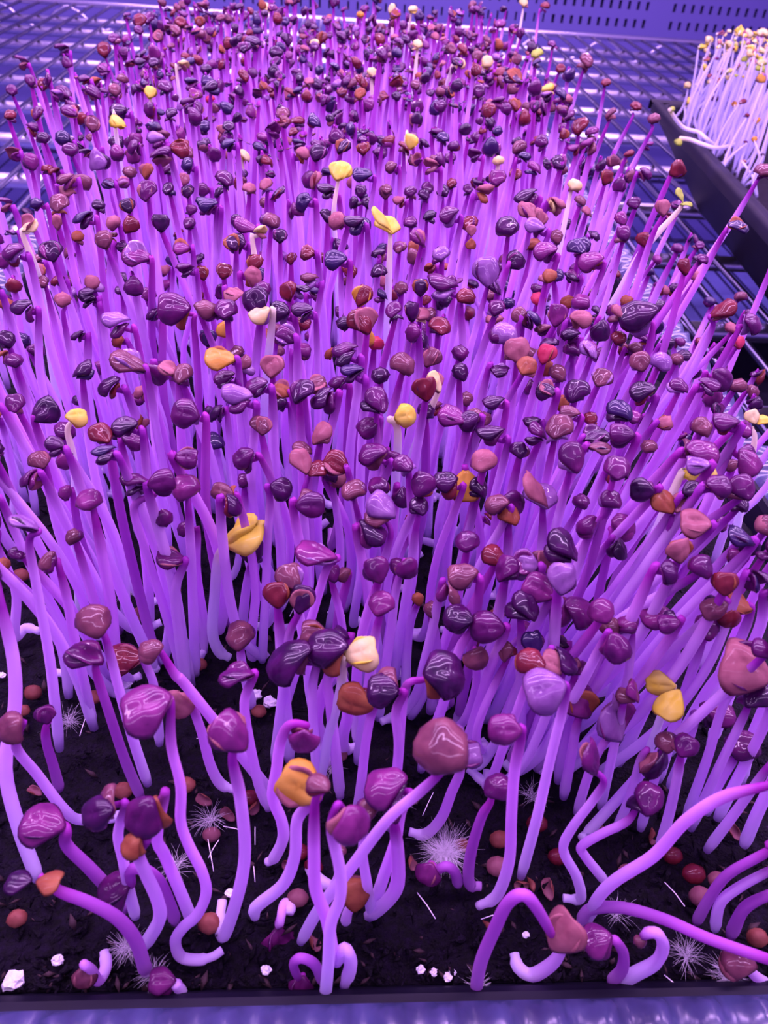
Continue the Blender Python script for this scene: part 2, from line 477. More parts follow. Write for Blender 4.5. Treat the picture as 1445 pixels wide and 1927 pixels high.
# head: x y size angle type outer inner [| stem pixels from the root up]
TRACED = """
21 1369 55 200 r n m|262 1512,225 1535,155 1543 3,122 1525 8,69 1456 20,30 1405 32
85 1345 38 100 c p p|112 1485,100 1440,88 1400,86 1370
190 1520 74 190 b d n|255 1725,243 1675,232 1620,222 1570
280 1533 84 235 b p o|362 1735,340 1680,310 1610,295 1575
83 1553 78 170 c m d|235 1712,200 1668,166 1631,125 1590
65 1660 96 175 o o d|275 1830,271 1817,255 1770,221 1728,166 1698,110 1676
216 1680 66 210 c p d|330 1735,322 1710,300 1660,270 1636,245 1638
250 1590 45 200 b o o|272 1780,300 1730,295 1690,275 1645,260 1605
275 1338 94 205 c m p|418 1788,400 1800,372 1806,340 1800,330 1770,345 1745,372 1720,388 1680,380 1640,355 1590,340 1545,340 1480,322 1400
338 1326 54 240 r k k|440 1486,415 1475,396 1440,380 1380,362 1330
175 1168 62 100 r n p|278 1475,250 1390,222 1290,200 1205
160 1232 66 150 c p p|265 1500,235 1430,205 1340,180 1260
238 1241 58 180 c r m|300 1400,295 1330,287 1280
285 1226 46 170 r n n|350 1290,330 1270,310 1240
430 1375 74 130 c m n|418 1695,414 1735,422 1760,450 1675,461 1600,452 1500,437 1425
572 1392 56 -95 b m n|503 1622,515 1615,532 1580,530 1545,513 1500,520 1450,528 1395,545 1364
560 1475 84 150 c a k|480 1725,483 1706,533 1664,555 1609,560 1540
655 1548 76 -60 b m k|612 1875,618 1810,622 1740,640 1690,640 1640,625 1570,624 1545
617 1228 84 170 b d o|640 1500,632 1420,622 1330,618 1270
598 1476 44 120 b n r|648 1855,660 1815,648 1786,630 1808,616 1734,594 1673,591 1609,591 1540,595 1500
828 1405 96 140 r n v|566 1772,600 1711,655 1640,728 1544,790 1490,832 1450
880 1420 50 10 c v p|770 1565,800 1570,830 1540,850 1490,866 1450
725 1490 78 178 b m d|705 1700,725 1640,745 1580,755 1525
668 1312 64 170 b o r|672 1525,680 1470,688 1400,697 1350
720 1295 68 170 b d n|735 1560,745 1480,750 1400,745 1340
835 1272 86 10 b d o|735 1540,748 1440,755 1350,765 1290
545 1245 82 178 b d n|600 1490,592 1400,588 1300
447 1267 62 180 c p d|505 1522,488 1480,470 1400,460 1320
452 1195 52 100 r n p|475 1330,460 1270,453 1230
680 1232 62 15 c w y|605 1450,620 1380,640 1300,650 1250
937 1478 50 60 r p p|905 1668,883 1662,885 1610,905 1540,922 1510
948 1372 58 178 b m m|900 1705,935 1685,958 1620,962 1540,968 1450
1020 1300 78 195 b v d|980 1650,1010 1540,1035 1430,1060 1330
1090 1320 62 110 c m r|1060 1500,1075 1420,1085 1365
1155 1352 84 115 c v p|1085 1530,1110 1450,1135 1400
1108 1425 66 110 c p k|1060 1690,1092 1690,1085 1650,1060 1600,1075 1560,1120 1500,1136 1468
1250 1308 78 205 f y y|1185 1500,1215 1430,1245 1345
1228 1437 56 -70 b d n|1160 1560,1185 1500,1205 1430
1215 1500 60 65 b p d|1140 1660,1100 1610,1095 1592,1130 1570,1180 1545
1345 1345 62 -5 b m d|1260 1480,1285 1420,1305 1365
1398 1400 58 70 r p p|1330 1530,1350 1480,1380 1430
1395 1255 96 150 c k d|1290 1540,1330 1430,1370 1310
1490 1470 70 0 b m d|1105 1735,1125 1690,1160 1655,1230 1610,1290 1545,1360 1500,1445 1478
1500 1830 60 -30 b m d|1090 1740 1,1110 1712 6,1170 1708 12,1250 1730 17,1330 1765 22,1445 1805 28
1062 1750 76 60 c k m|895 1865,905 1810,930 1750,955 1700,985 1684,1012 1712
1070 1765 30 60 r n n|968 1795,975 1820,1000 1835,1030 1820,1050 1800
1122 1775 56 185 b m m|1150 1847,1170 1825,1173 1795,1158 1770
1203 1772 26 200 r n k|1165 1848,1200 1830,1235 1810,1248 1780,1237 1757,1217 1756
1480 1580 70 20 b m d|1310 1735,1335 1690,1370 1645,1445 1602
1490 1625 66 20 b p d|1345 1748,1355 1700,1390 1670,1445 1640
1480 1680 60 20 b p m|1375 1760,1400 1710,1445 1685
1385 1812 58 150 r n k|1440 1850,1425 1840,1408 1825
308 1850 54 170 b m m|342 1868,337 1860,330 1852
157 1838 44 -90 c n m|196 1790,199 1820,185 1845,172 1825,158 1815
566 1858 46 -100 c m p|607 1848,592 1815,566 1803,552 1815,562 1840
522 1768 56 -90 c m p|545 1720,546 1705,534 1702,526 1740
806 1645 46 -110 c m k|862 1665,856 1642,840 1630,822 1636
668 1680 56 90 r o n|650 1735,655 1715
47 985 54 150 c v d|112 1410,95 1250,70 1110,55 1020
166 940 52 105 r m n|222 1300,210 1150,195 1060,183 995
91 1058 42 200 r n p|140 1200,125 1120,112 1070
36 1040 36 120 b p p
57 903 42 200 b p m
123 928 32 200 r m m
258 912 58 150 b p d|345 1275,310 1150,275 1040,252 955
308 908 54 10 b p d|352 1285,330 1120,300 1000
350 918 56 90 r m n|365 1190,360 1060,355 965
308 975 36 -70 r p n|320 1080,305 1040,300 980
350 996 34 180 b p d
321 1050 52 170 c p k|350 1290,338 1200,330 1110
5 1062 32 90 r o o
421 926 46 160 b n o
439 952 46 -25 b d r
459 905 30 90 b p p
458 1005 88 25 c y y|432 1238,412 1225,400 1190,404 1120,408 1065,418 1032
472 1038 50 85 b d d|455 1180,463 1110,470 1070
530 921 48 -15 b d p|500 1110,504 1010,508 940
585 947 56 0 b p n
666 922 50 90 r n p|690 1080,680 1000,670 955
713 914 42 70 r p o
715 957 74 120 b v n|705 1150,715 1080,735 1010
702 1005 56 -20 b d m|700 1200,690 1100,672 1010
596 1040 76 170 c m v|560 1250,590 1150,615 1070
545 1085 52 110 c n v
520 1120 50 90 c r o|530 1240,527 1190,523 1150
568 1128 54 80 c d n|540 1240,545 1190,550 1155
707 1071 50 110 b p d
746 1066 36 90 b p d
718 1135 48 85 r m p|700 1245,705 1200,711 1165
646 1082 32 180 r n o
591 1195 52 170 c n r
643 1190 36 150 c d d
623 1080 36 90 b p m
754 936 42 -70 b d p
797 911 52 80 b p o
838 914 56 175 b d r
788 952 38 90 b d d|775 1050,782 1000,787 970
775 983 30 90 b r p
877 914 64 -90 c a o
899 917 42 90 b d d
934 950 46 160 b n p
966 948 52 -20 b p d
956 969 44 100 b o n
924 977 30 0 b r m
1018 922 88 105 f k v|1000 1090,1018 1038,1043 950
1093 944 36 90 r p n
1054 1025 66 110 b d d
1102 992 46 190 r p m
880 1019 46 90 r p d|850 1160,868 1090,876 1045
927 1045 46 110 b r p
956 1069 50 80 b p d
988 1063 60 170 c v p
1021 1055 46 100 c n m
1010 1105 60 150 c m v
1057 1088 60 80 b v d
982 1138 60 90 b d d|980 1260,982 1210,980 1176
870 1085 56 170 b n v
844 1116 46 -60 b n m
764 1069 44 -80 r p n|735 1190,745 1110,755 1050
812 1146 34 90 r n n
786 1127 28 90 r o o
861 1166 54 155 b d d|845 1290,865 1220,880 1185
916 1180 62 180 b p v|900 1330,925 1250,945 1190
891 1205 28 -90 b r m
935 1157 32 90 r o n
895 1238 46 -90 r n o
1082 1152 66 -10 b p m|1035 1310,1045 1210,1050 1150
988 1183 32 90 r m m
1002 1210 46 100 c b d
955 1224 38 100 b n r
1054 1207 34 150 c d n
996 1243 52 120 r r o
1036 1250 50 150 c k k
1060 1240 50 -40 b d r
1147 939 44 110 r p v
1170 993 54 0 r m m|1110 1200,1135 1080,1150 1010
1161 1033 42 -60 b d d
1208 922 48 180 b d p
1261 944 80 105 f o k|1130 1370,1170 1257,1210 1150,1262 990
1300 925 44 30 b d d
1347 917 52 10 b p n
1391 917 60 100 b p n
1388 945 42 90 b d p
1308 986 60 170 c k n
1355 986 34 0 b p k
1277 1036 54 100 c k o
1258 1077 48 -10 b d p
1318 1066 46 90 r p n
1391 1008 56 150 c b d
1413 1030 38 -40 b d d
1440 991 46 90 r n k
1441 1033 42 90 b p p
1385 1049 36 180 c m m
1430 1094 52 -20 b d b
1366 1099 46 90 c r o
1388 1135 52 160 c o r|1330 1300,1380 1230,1425 1140
1338 1144 46 200 b n d
1372 1163 42 -90 b r r
1131 1149 46 110 r m n
1181 1177 42 170 r m p
1230 1160 50 175 b m v|1240 1280,1270 1230,1295 1168
1255 1171 42 185 b p d
1147 1180 40 90 r n n
1158 1218 56 -60 b p m
1445 1210 60 100 b d p
-25 1080 60 120 b p d|72 1655,35 1555,10 1445,28 1330,25 1240,2 1140
-20 985 54 120 b p m|75 1188,48 1182,28 1198,31 1125,17 1077,-4 1030
-22 760 50 160 b p d
-15 850 50 100 b d p
-30 930 54 160 b m d
-45 640 46 90 b p n
-20 540 46 150 b d p
-60 820 50 90 b p n
-50 1010 54 90 b d n
30 760 40 100 b p n
140 1010 36 90 r n p
690 1522 40 90 r n p|700 1722,690 1660,682 1600,688 1545
742 1532 34 90 b p n|693 1724,728 1697,748 1662,748 1600,742 1550
640 1600 26 60 r n n|580 1632,600 1655,628 1668,640 1640
1472 1105 60 20 b p d|1325 1420,1375 1300,1430 1180
1500 1190 64 20 b d m|1375 1500,1410 1400,1460 1270
1485 1290 60 20 b p n|1350 1540,1390 1460,1445 1350
1505 1370 64 10 b m d|1400 1590,1425 1530,1470 1430
1470 1420 50 60 c d n|1330 1600,1390 1520,1440 1450
1480 1010 56 90 b p d|1330 1330,1390 1180,1440 1080
1490 920 56 90 b d p|1310 1270,1370 1120,1450 980
1255 1395 40 90 r n p|1205 1560,1225 1490,1245 1420
1290 1400 44 60 b p n|1240 1600,1262 1520,1280 1430
1180 1300 44 100 b m n|1130 1520,1150 1430,1172 1330
1330 1180 46 90 b p d|1240 1460,1280 1330,1318 1210
1085 1250 40 100 b n p|1050 1470,1065 1370,1080 1280
1420 1310 50 60 b d p|1300 1560,1350 1450,1405 1335
12 574 30 90 r o n
44 585 46 180 b d p|88 770,74 690,62 600
118 565 34 90 r k n|160 780,140 700,120 600
169 565 36 150 b d d
221 612 56 165 b v p
223 643 28 180 b o o
147 633 30 180 b d d
288 593 30 180 b d b
332 585 70 175 b p o|375 790,372 700,365 610
388 585 46 10 r n p
12 640 36 100 b d p
5 673 30 180 b o n
26 679 36 100 r p m
159 696 44 60 b d b
246 680 64 150 c n v
264 740 30 180 b k k
296 706 46 -70 b p m
318 693 42 150 c k n
342 705 46 90 b n p
208 729 48 170 b d r
88 770 58 40 c d p
148 787 40 20 b y y|140 1000,142 900,136 850,127 812
352 779 60 165 b p v
191 815 46 120 b r n
238 804 52 160 b d p
252 831 40 0 b p r
194 856 50 170 b b d
105 840 44 150 b d d
122 867 38 -90 b m p
73 865 40 120 c n m
350 862 48 -5 c p k
266 795 32 100 b o k
426 585 46 90 b p d
421 621 32 -90 b a o
480 568 58 110 c d v
488 596 44 200 b w v
494 629 32 170 c o o
527 590 48 160 b d v
569 588 44 160 b d d
571 610 32 0 b r o
538 629 44 150 c p v
571 662 36 10 b m n
391 637 36 90 c b d
416 676 60 175 c a o
444 665 34 90 b n d
463 687 42 60 b n v
513 690 48 85 c k m
423 715 44 170 b p d
447 751 62 160 b v p
483 729 48 170 b p d
407 779 34 200 b d d
530 732 40 150 c o n
527 759 34 170 b d d
569 737 52 70 c d d
594 723 46 20 c n k
607 754 54 200 b d p
649 610 36 170 b d d
682 602 62 110 c r n
688 637 36 -80 b a a
707 646 34 70 r h h
649 668 54 160 b p d
663 704 48 150 b b d
635 723 38 170 b p d
621 667 24 180 b o o
716 707 38 90 r d d
704 754 56 100 b p d
691 806 46 210 b p o
491 801 44 90 c n k
459 867 52 195 b p d
607 815 48 70 b k n
582 870 74 80 f k r|580 1100,574 1000,570 935
569 848 40 120 b n r
630 870 54 150 c r m
621 890 38 100 b d p
635 903 38 0 b k k
702 859 58 160 b p n
738 868 42 -60 b p m
742 588 42 90 b p d
776 588 38 90 c d n
794 593 34 70 b k w
809 593 30 80 b n p
776 626 38 170 r m d
791 640 38 -70 b d d
775 657 30 180 b o d
827 615 46 80 b r d
757 687 50 85 r n r
814 671 42 60 c n k
866 665 36 80 r p d
865 701 38 90 b d b
798 732 50 100 c r d
819 718 46 110 c w k
762 782 48 10 b y y|740 1010,745 900,748 810
851 782 62 150 c m p
801 773 36 90 b d b
819 768 32 170 b n r
877 751 32 90 r n m
894 782 42 110 b n p
910 790 34 90 r n n
880 793 44 190 b d d
927 759 44 170 b d d
941 698 42 -20 c d v
946 629 56 110 r v p
930 604 36 150 b k o
980 596 42 110 b n k
1002 604 38 0 b b d
971 662 52 100 b k n
991 690 44 60 b o k
1030 665 42 70 c h r
1032 646 38 60 b d d
1030 693 34 -80 b o r
1049 593 44 80 c m k
1091 602 46 15 b k k
1021 621 36 150 b n p
999 665 28 90 r n n
922 820 58 165 b d p
911 867 52 90 r k m
1049 704 38 100 b n m
1027 734 44 160 c d n
994 729 32 -80 b p m
1085 737 48 85 b d d
1057 760 36 100 c o r
1071 779 42 150 b n p
1007 815 48 120 b p d
999 798 36 180 b d m
1052 807 58 75 b n v
1074 862 64 95 b p v
978 848 42 90 b d n
1063 626 32 100 b p d
1071 632 38 150 b d p
1077 657 36 100 r p m
1107 657 42 120 c v p
761 876 46 120 b p v
1195 600 74 178 b d v|1165 900,1192 760,1212 690,1228 622
1159 590 36 100 b k n
1178 568 26 180 r o n
1129 624 42 -80 b d p
1164 637 32 70 b r d
1175 657 30 160 c r n
1192 657 30 10 b n p
1203 682 42 110 b n v
1244 682 46 70 r v m
1273 676 28 80 r n n
1255 646 28 20 b d d
1272 726 44 110 b p v
1355 715 52 -30 b p m|1222 892,1280 805,1318 735,1334 700
1388 726 34 60 r n p
1416 738 30 -10 r n n
1333 729 44 10 b p d
1350 773 34 100 c d p
1361 798 54 160 b p r
1397 809 36 0 c m p
1319 804 44 90 r n p
1422 785 50 90 f w y|1395 950,1410 880,1420 825
1135 710 42 60 c n v
1206 740 50 155 b d r
1163 773 54 100 b b d
1192 785 34 -30 c m p
1120 817 56 20 c d d
1125 843 48 0 c n d
1167 820 52 165 b p d
1249 795 32 10 c k r
1221 840 32 70 r n d
1314 854 66 0 b m n
1375 876 26 180 r n n
1408 867 68 -40 b m p
1161 881 52 80 b p d
1150 898 34 -70 b r p
1111 790 30 90 b r o
1311 876 48 170 c v v
1314 895 64 0 c y y
1358 582 46 30 c r n|1245 805,1298 705,1340 620
1413 610 46 5 b p v|1268 870,1335 720,1385 630
1390 646 28 60 b h r
1375 618 28 90 b k n
1470 455 40 60 b p d|1340 770,1390 650,1445 520
1230 224 24 80 r n p|1130 430,1180 330,1225 248
1196 202 24 70 b r d|1100 420,1150 300,1188 225
1149 216 24 80 b n k|1085 380,1120 290,1145 235
1219 275 20 20 b m p
1213 328 28 10 b p m
1182 289 20 60 b r o
1172 308 18 90 b n m
1285 373 42 80 f g g|1150 575,1205 478,1272 400
1247 390 34 100 c k n|1190 560,1225 450,1243 410
1261 410 22 0 b n k
1210 451 30 100 c r n
1193 381 28 110 c p d
1168 412 30 110 c m k
1171 443 34 100 b p n
1109 493 46 160 b m r
1275 468 24 80 r p m|1205 620,1240 540,1270 485
1237 488 20 40 r m m
1314 463 24 60 b p n
1287 502 34 100 c r p
1318 488 32 60 b p d
1307 521 26 90 b k m
1250 547 22 -40 b k r
1387 426 42 15 c b r|1290 570,1340 480,1372 432
1437 322 38 60 b n p|1305 525,1370 430,1428 342
1394 558 26 60 r n p|1290 700,1340 610,1385 570
1081 350 30 60 b w k
1048 387 36 0 b k w
1058 320 24 80 r n d
1146 303 16 90 b n m
1143 334 28 70 c r o
1067 188 20 60 b o o
1090 241 34 90 c r d
1112 252 30 60 b m n
1067 423 22 60 b d d
1091 379 26 90 b n v
1104 398 22 80 b k n
1095 463 36 120 b b n
1118 443 24 20 b d d
1158 516 22 70 b r p
1076 519 34 160 c d p
25 289 28 170 b n p
53 300 26 180 b p d
133 283 32 100 r p m
188 305 44 -100 b v d
122 261 36 150 b b d
161 289 28 160 b d n
104 325 24 170 b r p
90 319 24 120 b r d
127 344 36 180 b n m
158 344 36 -20 b n r
127 363 32 -20 b k v
205 344 28 160 c b d
244 325 28 90 r n p
277 322 32 80 c o k
294 264 38 160 b v p
305 291 42 60 b p n
338 278 40 0 c r o
352 311 32 150 b b p
317 319 26 90 b p d
277 361 42 90 c p n
318 358 28 100 b d b
346 341 26 80 b k o
352 361 28 100 c d k
72 386 28 170 b b d
113 386 40 95 b n o
108 419 28 90 c k k
57 422 40 40 c w k|85 600,72 520,62 445
186 388 28 60 b d d
158 416 42 180 b b d
238 386 32 110 c d r
215 419 30 150 r k n
246 422 36 60 c r n
11 386 32 150 b p n
22 438 26 170 c b d
50 402 24 120 b d p
28 477 48 160 b p v
91 471 48 110 c d p
71 491 28 160 b n p
72 510 30 100 c k r
147 447 28 60 b o n
194 452 38 110 c n k
227 463 26 -10 c d d
210 447 28 60 b r o
257 480 56 160 c m v
133 477 26 90 b n p
302 419 36 90 c d b
357 422 26 80 b p d
360 397 26 80 b p d
388 388 38 150 b b p
324 491 28 90 r b d
343 466 38 170 c m r
349 510 36 170 b p d
379 513 30 100 c r o
78 532 32 120 b n p
111 530 28 170 b r p
177 535 34 80 b k v
166 557 36 160 b d d
252 541 38 -80 b p m
228 546 26 90 b d b
280 555 32 70 b m n
430 272 30 160 b b d
458 294 26 70 b w a
494 258 24 90 r m n
486 283 22 90 b p b
513 269 22 90 c p d
429 294 20 90 b k m
452 303 22 80 b n k
563 274 28 150 b b d
570 292 32 20 b k o
599 286 36 70 c d p
646 275 32 60 c d r
684 280 30 90 c r o
677 258 26 160 b b p
718 267 24 90 b d b
641 320 46 70 c y y|632 480,628 400,624 345
616 323 26 100 b b d
595 341 36 80 c k r
616 361 42 150 b d d
682 330 40 160 b b p
663 344 24 -90 r k o
422 339 36 90 b p b
454 328 26 90 c d v
452 346 28 -90 b r n
383 357 26 170 b p n
414 361 28 60 c d d
430 361 18 60 r w w
393 389 40 160 b b p
468 355 28 90 b k n
501 351 32 95 b k v
523 364 32 40 c d r
502 383 28 90 r n k
508 416 40 90 r n p
571 380 40 170 b b d
558 397 32 -40 b m p
464 425 44 160 c m v
444 416 28 150 b d d
490 438 28 20 b w k|480 580,482 510,485 455
436 455 36 120 c d o
446 458 42 160 b d p
526 444 32 90 c d p
635 416 36 160 b k n
616 408 30 90 c d d
666 425 42 170 b d b
685 422 30 70 b b d
680 364 26 90 b d b
669 383 26 90 b d d
691 383 26 90 b d p
727 358 26 90 b n p
727 416 58 110 f y y|727 650,731 540,735 450
547 487 26 90 c r p
580 477 32 170 c r n
606 485 20 180 b r r
632 491 46 165 b b p
657 510 32 -20 c r p
641 463 30 -30 b d b
480 497 36 90 c r r
477 520 42 0 b k o
422 510 34 80 c r n
375 488 24 80 b d p
493 544 36 90 r p n
441 557 42 -30 c k n
416 549 28 160 c d d
541 549 38 110 c r m
566 549 40 30 b d v
583 530 38 160 b n v
594 552 32 20 b b p
682 555 44 70 c r a
716 557 30 110 b b p
713 483 32 170 b d n
713 508 34 -90 c d d
775 267 30 -50 c y w
760 280 26 90 b r n
833 261 28 80 b b d
854 275 26 60 r p r
811 314 32 160 b k n
736 316 26 170 b n p
778 300 24 160 c n v
753 321 24 -40 b b p
847 300 24 90 b p d
938 303 24 90 r w w
977 278 30 70 b n p
985 297 28 30 b b d
971 328 26 80 c r k
894 292 28 150 b p d
937 336 36 80 c m o
912 366 38 15 b k o
899 344 26 160 c d d
850 347 24 90 b r d
833 361 26 90 b d d
880 358 22 100 b p d
804 355 26 90 b p d
797 369 24 100 b d p
725 363 26 90 c n d
772 364 26 100 b p n
750 380 26 170 b k r
808 408 28 60 b d d
844 408 40 165 b p v
772 419 28 100 b p d
883 422 36 95 c r d
886 447 44 90 o o k
786 447 38 120 c m n
780 466 28 180 b o k
753 466 28 80 c n p
780 485 32 -90 r n d
830 480 36 100 b v p
808 505 26 180 b o r
836 505 24 0 b o o
955 427 48 100 r d n
991 397 42 130 c k m
1017 411 36 80 c k n
1043 387 38 15 b k k
988 375 46 175 b d p
1007 427 46 150 b v p
1002 460 28 70 b o r
1024 474 46 150 b m p
971 488 38 40 c d p
1046 449 30 90 b n v
1085 466 42 110 b b p
916 510 60 100 c v b
833 541 62 155 b p v
791 541 34 90 c d r
855 527 32 90 f p p
930 538 36 120 c d v
877 557 38 50 b r m
836 569 32 -30 b d d
924 557 28 170 b n p
1031 521 36 75 b o k
1049 519 28 60 b b d
1013 563 30 80 r h k
1010 546 28 150 b p n
955 571 28 20 b b d
933 582 36 80 b p v
1068 569 30 90 r o n
1093 569 36 110 r m p
1079 521 32 150 c d d
755 544 28 90 b n p
802 566 22 90 b r p
"""
# heads of the far part of the tray that stand out
FAR = """
283 175 27 80 c y y
222 230 32 -60 c y y
226 213 36 170 b d b
345 122 24 20 b w k
497 18 28 90 b w k
376 40 22 90 c r o
678 28 16 90 r a y
592 82 20 90 b w y
606 70 28 70 c r o
785 85 22 90 b w w
825 70 30 90 f k k
866 122 24 0 b w y
917 118 26 50 b w y
1011 103 24 90 b g w
1029 170 30 50 b y y
739 20 20 90 b w k
777 20 20 60 b w y
985 8 20 90 b w k
1025 13 22 40 b r p
907 15 20 90 b p d
941 45 22 60 b m p
680 155 30 90 c r r
678 180 28 90 b o r
396 187 20 90 r h k
580 155 24 80 b k n
699 140 22 90 b w k
1100 120 32 80 b n n
1140 157 20 80 b r d
43 118 26 150 b p n
118 95 28 150 b p b
58 155 24 90 b p n
80 158 24 80 c r n
22 172 24 100 b p d
72 215 30 80 c p r
20 218 26 60 b r p
160 150 26 150 b p r
195 95 30 100 c r p
215 75 24 90 b p n
175 175 30 100 b p n
216 172 26 100 b n d
120 175 32 110 b p d
310 165 32 100 b p b
370 205 30 80 c p n
340 45 26 80 b r d
280 35 28 90 c p d
262 40 30 90 c r d
415 35 22 90 b n v
460 90 28 90 c d d
475 80 34 100 b d d
430 80 24 60 c r d
400 165 32 60 b d b
360 160 28 160 b b p
430 240 28 90 b d b
290 120 24 90 b d r
265 120 26 160 b d b
330 60 24 90 b n r
520 100 28 150 b d p
540 75 26 90 c d d
640 70 26 90 b p d
715 75 24 -20 b r p
750 80 22 90 b p n
880 65 22 90 c p n
870 95 24 90 b r o
965 145 40 140 c d r
900 175 28 90 b p n
920 210 30 90 c r p
968 200 28 90 c r o
1020 205 34 100 c p d
1055 130 22 60 b r m
1040 85 22 90 b p m
"""
# ------------------------------------------------------------------ the room
def tag(o, label, cat, group=None, kind=None):
    o['label'] = label; o['category'] = cat
    if group: o['group'] = group
    if kind: o['kind'] = kind
def empty(name, loc, rz=0):
    o = bpy.data.objects.new(name, None)
    o.location = loc; o.rotation_euler.z = rz
    o.empty_display_size = .01
    C.objects.link(o)
    return o

# back panel with two rows of punched slots, standing behind the shelf
def slot_panel():
    y = 1.60
    def col(px): return on_plane(px, 20, Vector((0, y, 0)), Vector((0, 1, 0))).x
    rows = []
    for py in (14, 48):
        p = on_plane(1250, py, Vector((0, y, 0)), Vector((0, 1, 0)))
        rows.append((p.z-.0065, p.z+.0065))
    rows.sort()
    pitch = .0165; sw = .0055
    xs = []
    x = -.9
    k = 0
    while x < 1.2:
        if k % 18 < 16 and x > .36: xs.append((x, x+sw))
        elif x <= .36: xs.append((x, x+sw*.6))
        x += pitch; k += 1
    zc = [-.6, rows[0][0], rows[0][1], rows[1][0], rows[1][1], .6]
    b = MB()
    for i in range(5):
        z0, z1 = zc[i], zc[i+1]
        if i in (1, 3):
            px = -1.6
            for (a, c) in xs:
                b.box(px, a, y, y+.004, z0, z1); px = c
            b.box(px, 1.6, y, y+.004, z0, z1)
        else:
            b.box(-1.6, 1.6, y, y+.004, z0, z1)
    o = b.build('wall_back', [M['panel']], smooth=False)
    o['kind'] = 'structure'
    b = MB(); b.box(-1.6, 1.6, y+.02, y+.024, -.6, .6)
    o2 = b.build('slot_backing', [M['dark']], parent=o, smooth=False)
slot_panel()
b = MB(); b.box(-2.5, 2.5, -.6, 1.9, -.46, -.45)
o = b.build('floor', [M['floor']], smooth=False); o['kind'] = 'structure'

# chrome wire shelf
WZ = -.0545
shelf = empty('wire_shelf', (0, .6, WZ))
tag(shelf, 'chrome wire shelf of thin parallel wires carrying both seedling trays', 'shelf')
def straight(name, a, b_, r, sides=8, m_='chrome'):
    V, F, al = tube([Vector(a), Vector(a).lerp(Vector(b_), .5), Vector(b_)], lambda t: r, sides)
    mb = MB(); mb.add(V, F)
    return mb.build(name, [M[m_]], shelf, Vector((0, .6, WZ)))
first = straight('deck_wire', (-.72, -.25, WZ), (-.72, 1.345, WZ), .0020)
first.location = (0, 0, 0)
x = -.72
n = 0
while n < 57:
    n += 1
    o = first.copy(); C.objects.link(o); o.parent = shelf
    o.location = (n*.0255, 0, 0)
for y in (.06, .2, .31, .40, .50, .60, .70, .80, .90, .99, 1.08, 1.17, 1.25):
    straight('cross_rod', (-.78, y, WZ-.0070), (.78, y, WZ-.0070), .0054, 8, 'rod')
straight('rear_rail', (-.80, 1.352, WZ+.001), (.80, 1.335, WZ+.001), .0045, 8, 'rod')
straight('rear_rail', (-.80, 1.352, WZ-.034), (.80, 1.335, WZ-.034), .0034, 8, 'rod')
zz = []
for i in range(33):
    zz.append(Vector((-.8+i*.05, 1.346, WZ-.002 if i % 2 == 0 else WZ-.032)))
V, F, al = tube(catmull(zz, 3), lambda t: .0022, 6)
mb = MB(); mb.add(V, F); mb.build('zigzag_brace', [M['rod']], shelf, Vector((0, .6, WZ)))
# a second wire deck lower on the same rack
Z2 = -.30
low = empty('lower_wire_shelf', (0, .6, Z2))
tag(low, 'lower wire shelf seen dimly through the gaps of the upper deck', 'shelf')
def lowbar(name, a, b_, r):
    V, F, al = tube([Vector(a), Vector(a).lerp(Vector(b_), .5), Vector(b_)], lambda t: r, 6)
    mb = MB(); mb.add(V, F)
    return mb.build(name, [M['chrome']], low, Vector((0, .6, Z2)))
f2 = lowbar('deck_wire', (-.9, -.25, Z2), (-.9, 1.5, Z2), .0016)
for n in range(1, 72):
    o = f2.copy(); C.objects.link(o); o.parent = low
    o.location = (n*.0255, 0, 0)
for y in (.3, .6, .9, 1.2, 1.5):
    lowbar('cross_rod', (-.95, y, Z2-.005), (.95, y, Z2-.005), .0035)

